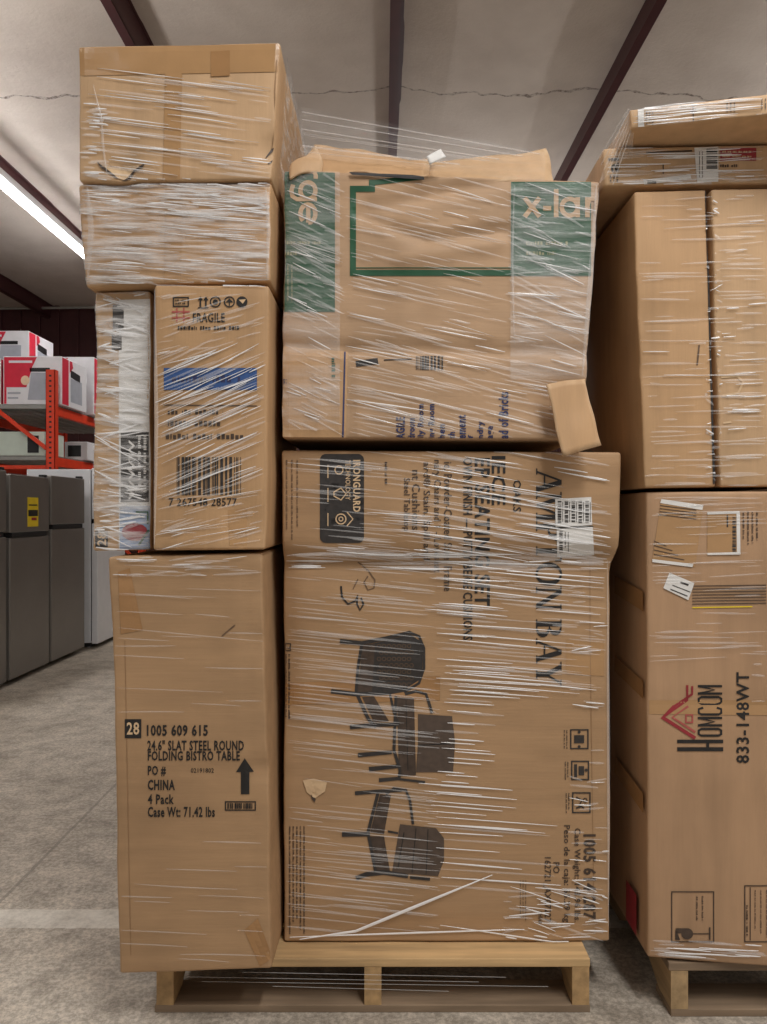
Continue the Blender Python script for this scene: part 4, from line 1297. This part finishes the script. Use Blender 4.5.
def retail_box(x0, x1, y0, y1, z0, z1, label, style=0):
    t = thing('retail_box', ((x0 + x1) / 2, (y0 + y1) / 2, z0), label, 'box', 'red and white appliance boxes on the rack')
    MB().box(x0, x1, y0, y1, z0, z1, .006).build('box_body', M['whitebox'], t)
    w, h, d = x1 - x0, z1 - z0, y1 - y0
    yy = y0 - .001

    def fq(name, pts, mat, k=1):       # front panel, pts in (u, v)
        build(name, [(x0 + w * u, yy - .0012 * k, z0 + h * v) for u, v in pts], [tuple(range(len(pts)))], mat, t)

    def sq(name, pts, mat, k=1):       # right side panel
        build(name, [(x1 + .0012 * k, y0 + d * u, z0 + h * v) for u, v in pts], [tuple(range(len(pts)))], mat, t)
    fq('red_panel', [(.02, .36), (.40, .36), (.50, .78), (.58, .98), (.02, .98)], M['redbox'])
    fq('red_stripe', [(.02, .02), (.06, .02), (.06, .36), (.02, .36)], M['redbox'])
    fq('appliance_picture', [(.42, .10), (.86, .10), (.86, .66), (.48, .66)], M['greybox'])
    fq('picture_grille', [(.46, .68), (.80, .68), (.80, .76), (.46, .76)], M['dark'])
    n = 14
    fq('round_badge', [(.38 + .075 * math.cos(2 * math.pi * i / n), .50 + .10 * math.sin(2 * math.pi * i / n)) for i in range(n)], plain('cream_badge', (236, 208, 176), .5), 2)
    fq('printed_line', [(.08, .22), (.30, .22), (.30, .26), (.08, .26)], M['greybox'])
    fq('printed_line', [(.08, .12), (.26, .12), (.26, .16), (.08, .16)], M['greybox'])
    fq('title_bar', [(.10, .86), (.50, .86), (.50, .91), (.10, .91)], M['whitebox'], 2)
    sq('red_panel', [(.02, .02), (.26, .02), (.26, .98), (.02, .98)], M['redbox'])
    sq('red_corner', [(.30, .72), (.44, .86), (.40, .98), (.30, .98)], M['redbox'])
    sq('appliance_picture', [(.34, .12), (.80, .12), (.80, .62), (.34, .62)], M['greybox'])
    sq('picture_grille', [(.34, .64), (.72, .60), (.72, .76), (.34, .80)], M['dark'])
    return t


DZ = 2.242
retail_box(-3.765, -3.185, 7.62, 8.26, DZ, DZ + .48, 'red and white appliance box at the rack end, directly behind the orange upright')
retail_box(-4.36, -3.79, 7.62, 8.22, DZ, DZ + .46, 'red and white appliance box at the left frame edge, only its side showing')
retail_box(-3.83, -3.16, 8.40, 9.05, DZ, DZ + .63, 'taller red and white appliance box deeper on the rack, beside the wrapped stack')
retail_box(-4.47, -3.88, 8.40, 9.05, DZ, DZ + .45, 'red and white appliance box on the deck, beneath the raised box at the rack back')
retail_box(-4.47, -3.88, 8.42, 9.05, DZ + .455, DZ + .92, 'red and white appliance box set highest on the rack, second layer at the left')
retail_box(-3.80, -3.18, 9.15, 9.8, DZ, DZ + .76, 'red-topped appliance box farthest back on the rack')
LZ = 1.738
t = thing('shelf_carton', (-3.7, 7.9, LZ), 'pale green-white carton on the lower rack deck, behind the diagonal brace', 'box')
MB().box(-4.28, -3.36, 7.64, 8.1, LZ, LZ + .24, .008).build('box_body', M['greenwhite'], t)
MB().box(-3.96, -3.85, 7.634, 7.639, LZ + .14, LZ + .22).build('printed_patch', M['ink_pink'], t)
MB().box(-3.53, -3.42, 7.634, 7.639, LZ + .03, LZ + .2).build('window', M['dark'], t)
t = thing('shelf_carton', (-3.3, 8.6, LZ), 'small white carton on the lower rack deck, right of the upright', 'box')
MB().box(-3.44, -3.19, 8.3, 8.8, LZ, LZ + .20, .008).build('box_body', M['whitebox'], t)
MB().box(-3.40, -3.26, 8.294, 8.299, LZ + .04, LZ + .16).build('printed_patch', M['dark'], t)

# ------------------------------------------------------------------ refrigerators


def fridge(y0, y1, top, split, label, steel, side, note=False, x1=-2.53, depth=.62, group=None):
    x0 = x1 - depth
    t = thing('refrigerator', ((x0 + x1) / 2, (y0 + y1) / 2, 0), label, 'refrigerator', group)
    MB().box(x0, x1 - .065, y0 + .005, y1 - .005, .045, top - .01, .006).build('cabinet', side, t)
    MB().box(x0 + .03, x1 - .07, y0 + .02, y1 - .02, .012, .05).build('plinth', M['rubber'], t)
    for yy in (y0 + .06, y1 - .06):
        MB().tube((x1 - .1, yy, 0), (x1 - .1, yy, .02), .018, 10).build('foot', M['whitebox'], t)
    MB().box(x1 - .064, x1 - .058, y0 + .012, y1 - .012, .06, top - .02).build('door_gasket', M['rubber'], t)
    d1 = MB().box(x1 - .057, x1, y0, y1, split + .018, top, .008).build('freezer_door', steel, t)
    d2 = MB().box(x1 - .057, x1, y0, y1, .038, split - .018, .008).build('fridge_door', steel, t)
    MB().box(x1 - .05, x1 + .002, y0 + .02, y1 - .05, split - .017, split + .017, .003).build('recessed_grip', M['rubber'], t)
    MB().box(x1 - .056, x1 - .01, y1 - .06, y1 - .01, top + .0005, top + .02, .004).build('hinge_cover', M['rubber'], t)
    if note:
        lb = MB().box(x1 + .0008, x1 + .002, y0 + .25, y0 + .42, 1.075, 1.285).build('energy_label', M['yellow'], d1)
        MB().box(x1 + .0024, x1 + .003, y0 + .26, y0 + .41, 1.15, 1.195).build('label_print', M['ink'], lb)
        MB().box(x1 + .0024, x1 + .003, y0 + .31, y0 + .39, 1.12, 1.14).build('label_print', M['ink_red'], lb)
        MB().box(x1 + .0024, x1 + .003, y0 + .27, y0 + .40, 1.225, 1.235).build('label_print', M['ink'], lb)
    return t


G = 'refrigerators lined up along the aisle'
fridge(4.52, 5.17, 1.46, 1.03, 'stainless refrigerator at the far left frame edge, only a sliver showing', M['stain'], M['fridge_side'], group=G)
fridge(5.22, 5.83, 1.44, 1.02, 'dark stainless refrigerator with a yellow energy label on its freezer door', M['stain'], M['fridge_side'], True, group=G)
fridge(5.87, 6.52, 1.46, 1.065, 'dark stainless refrigerator without label, right of the yellow-labelled one', M['stain'], M['fridge_side'], group=G)
fridge(6.66, 7.36, 1.56, 1.10, 'white refrigerator behind the stainless ones, half hidden by the wrapped stack', M['white'], M['white'], x1=-2.47, group=G)
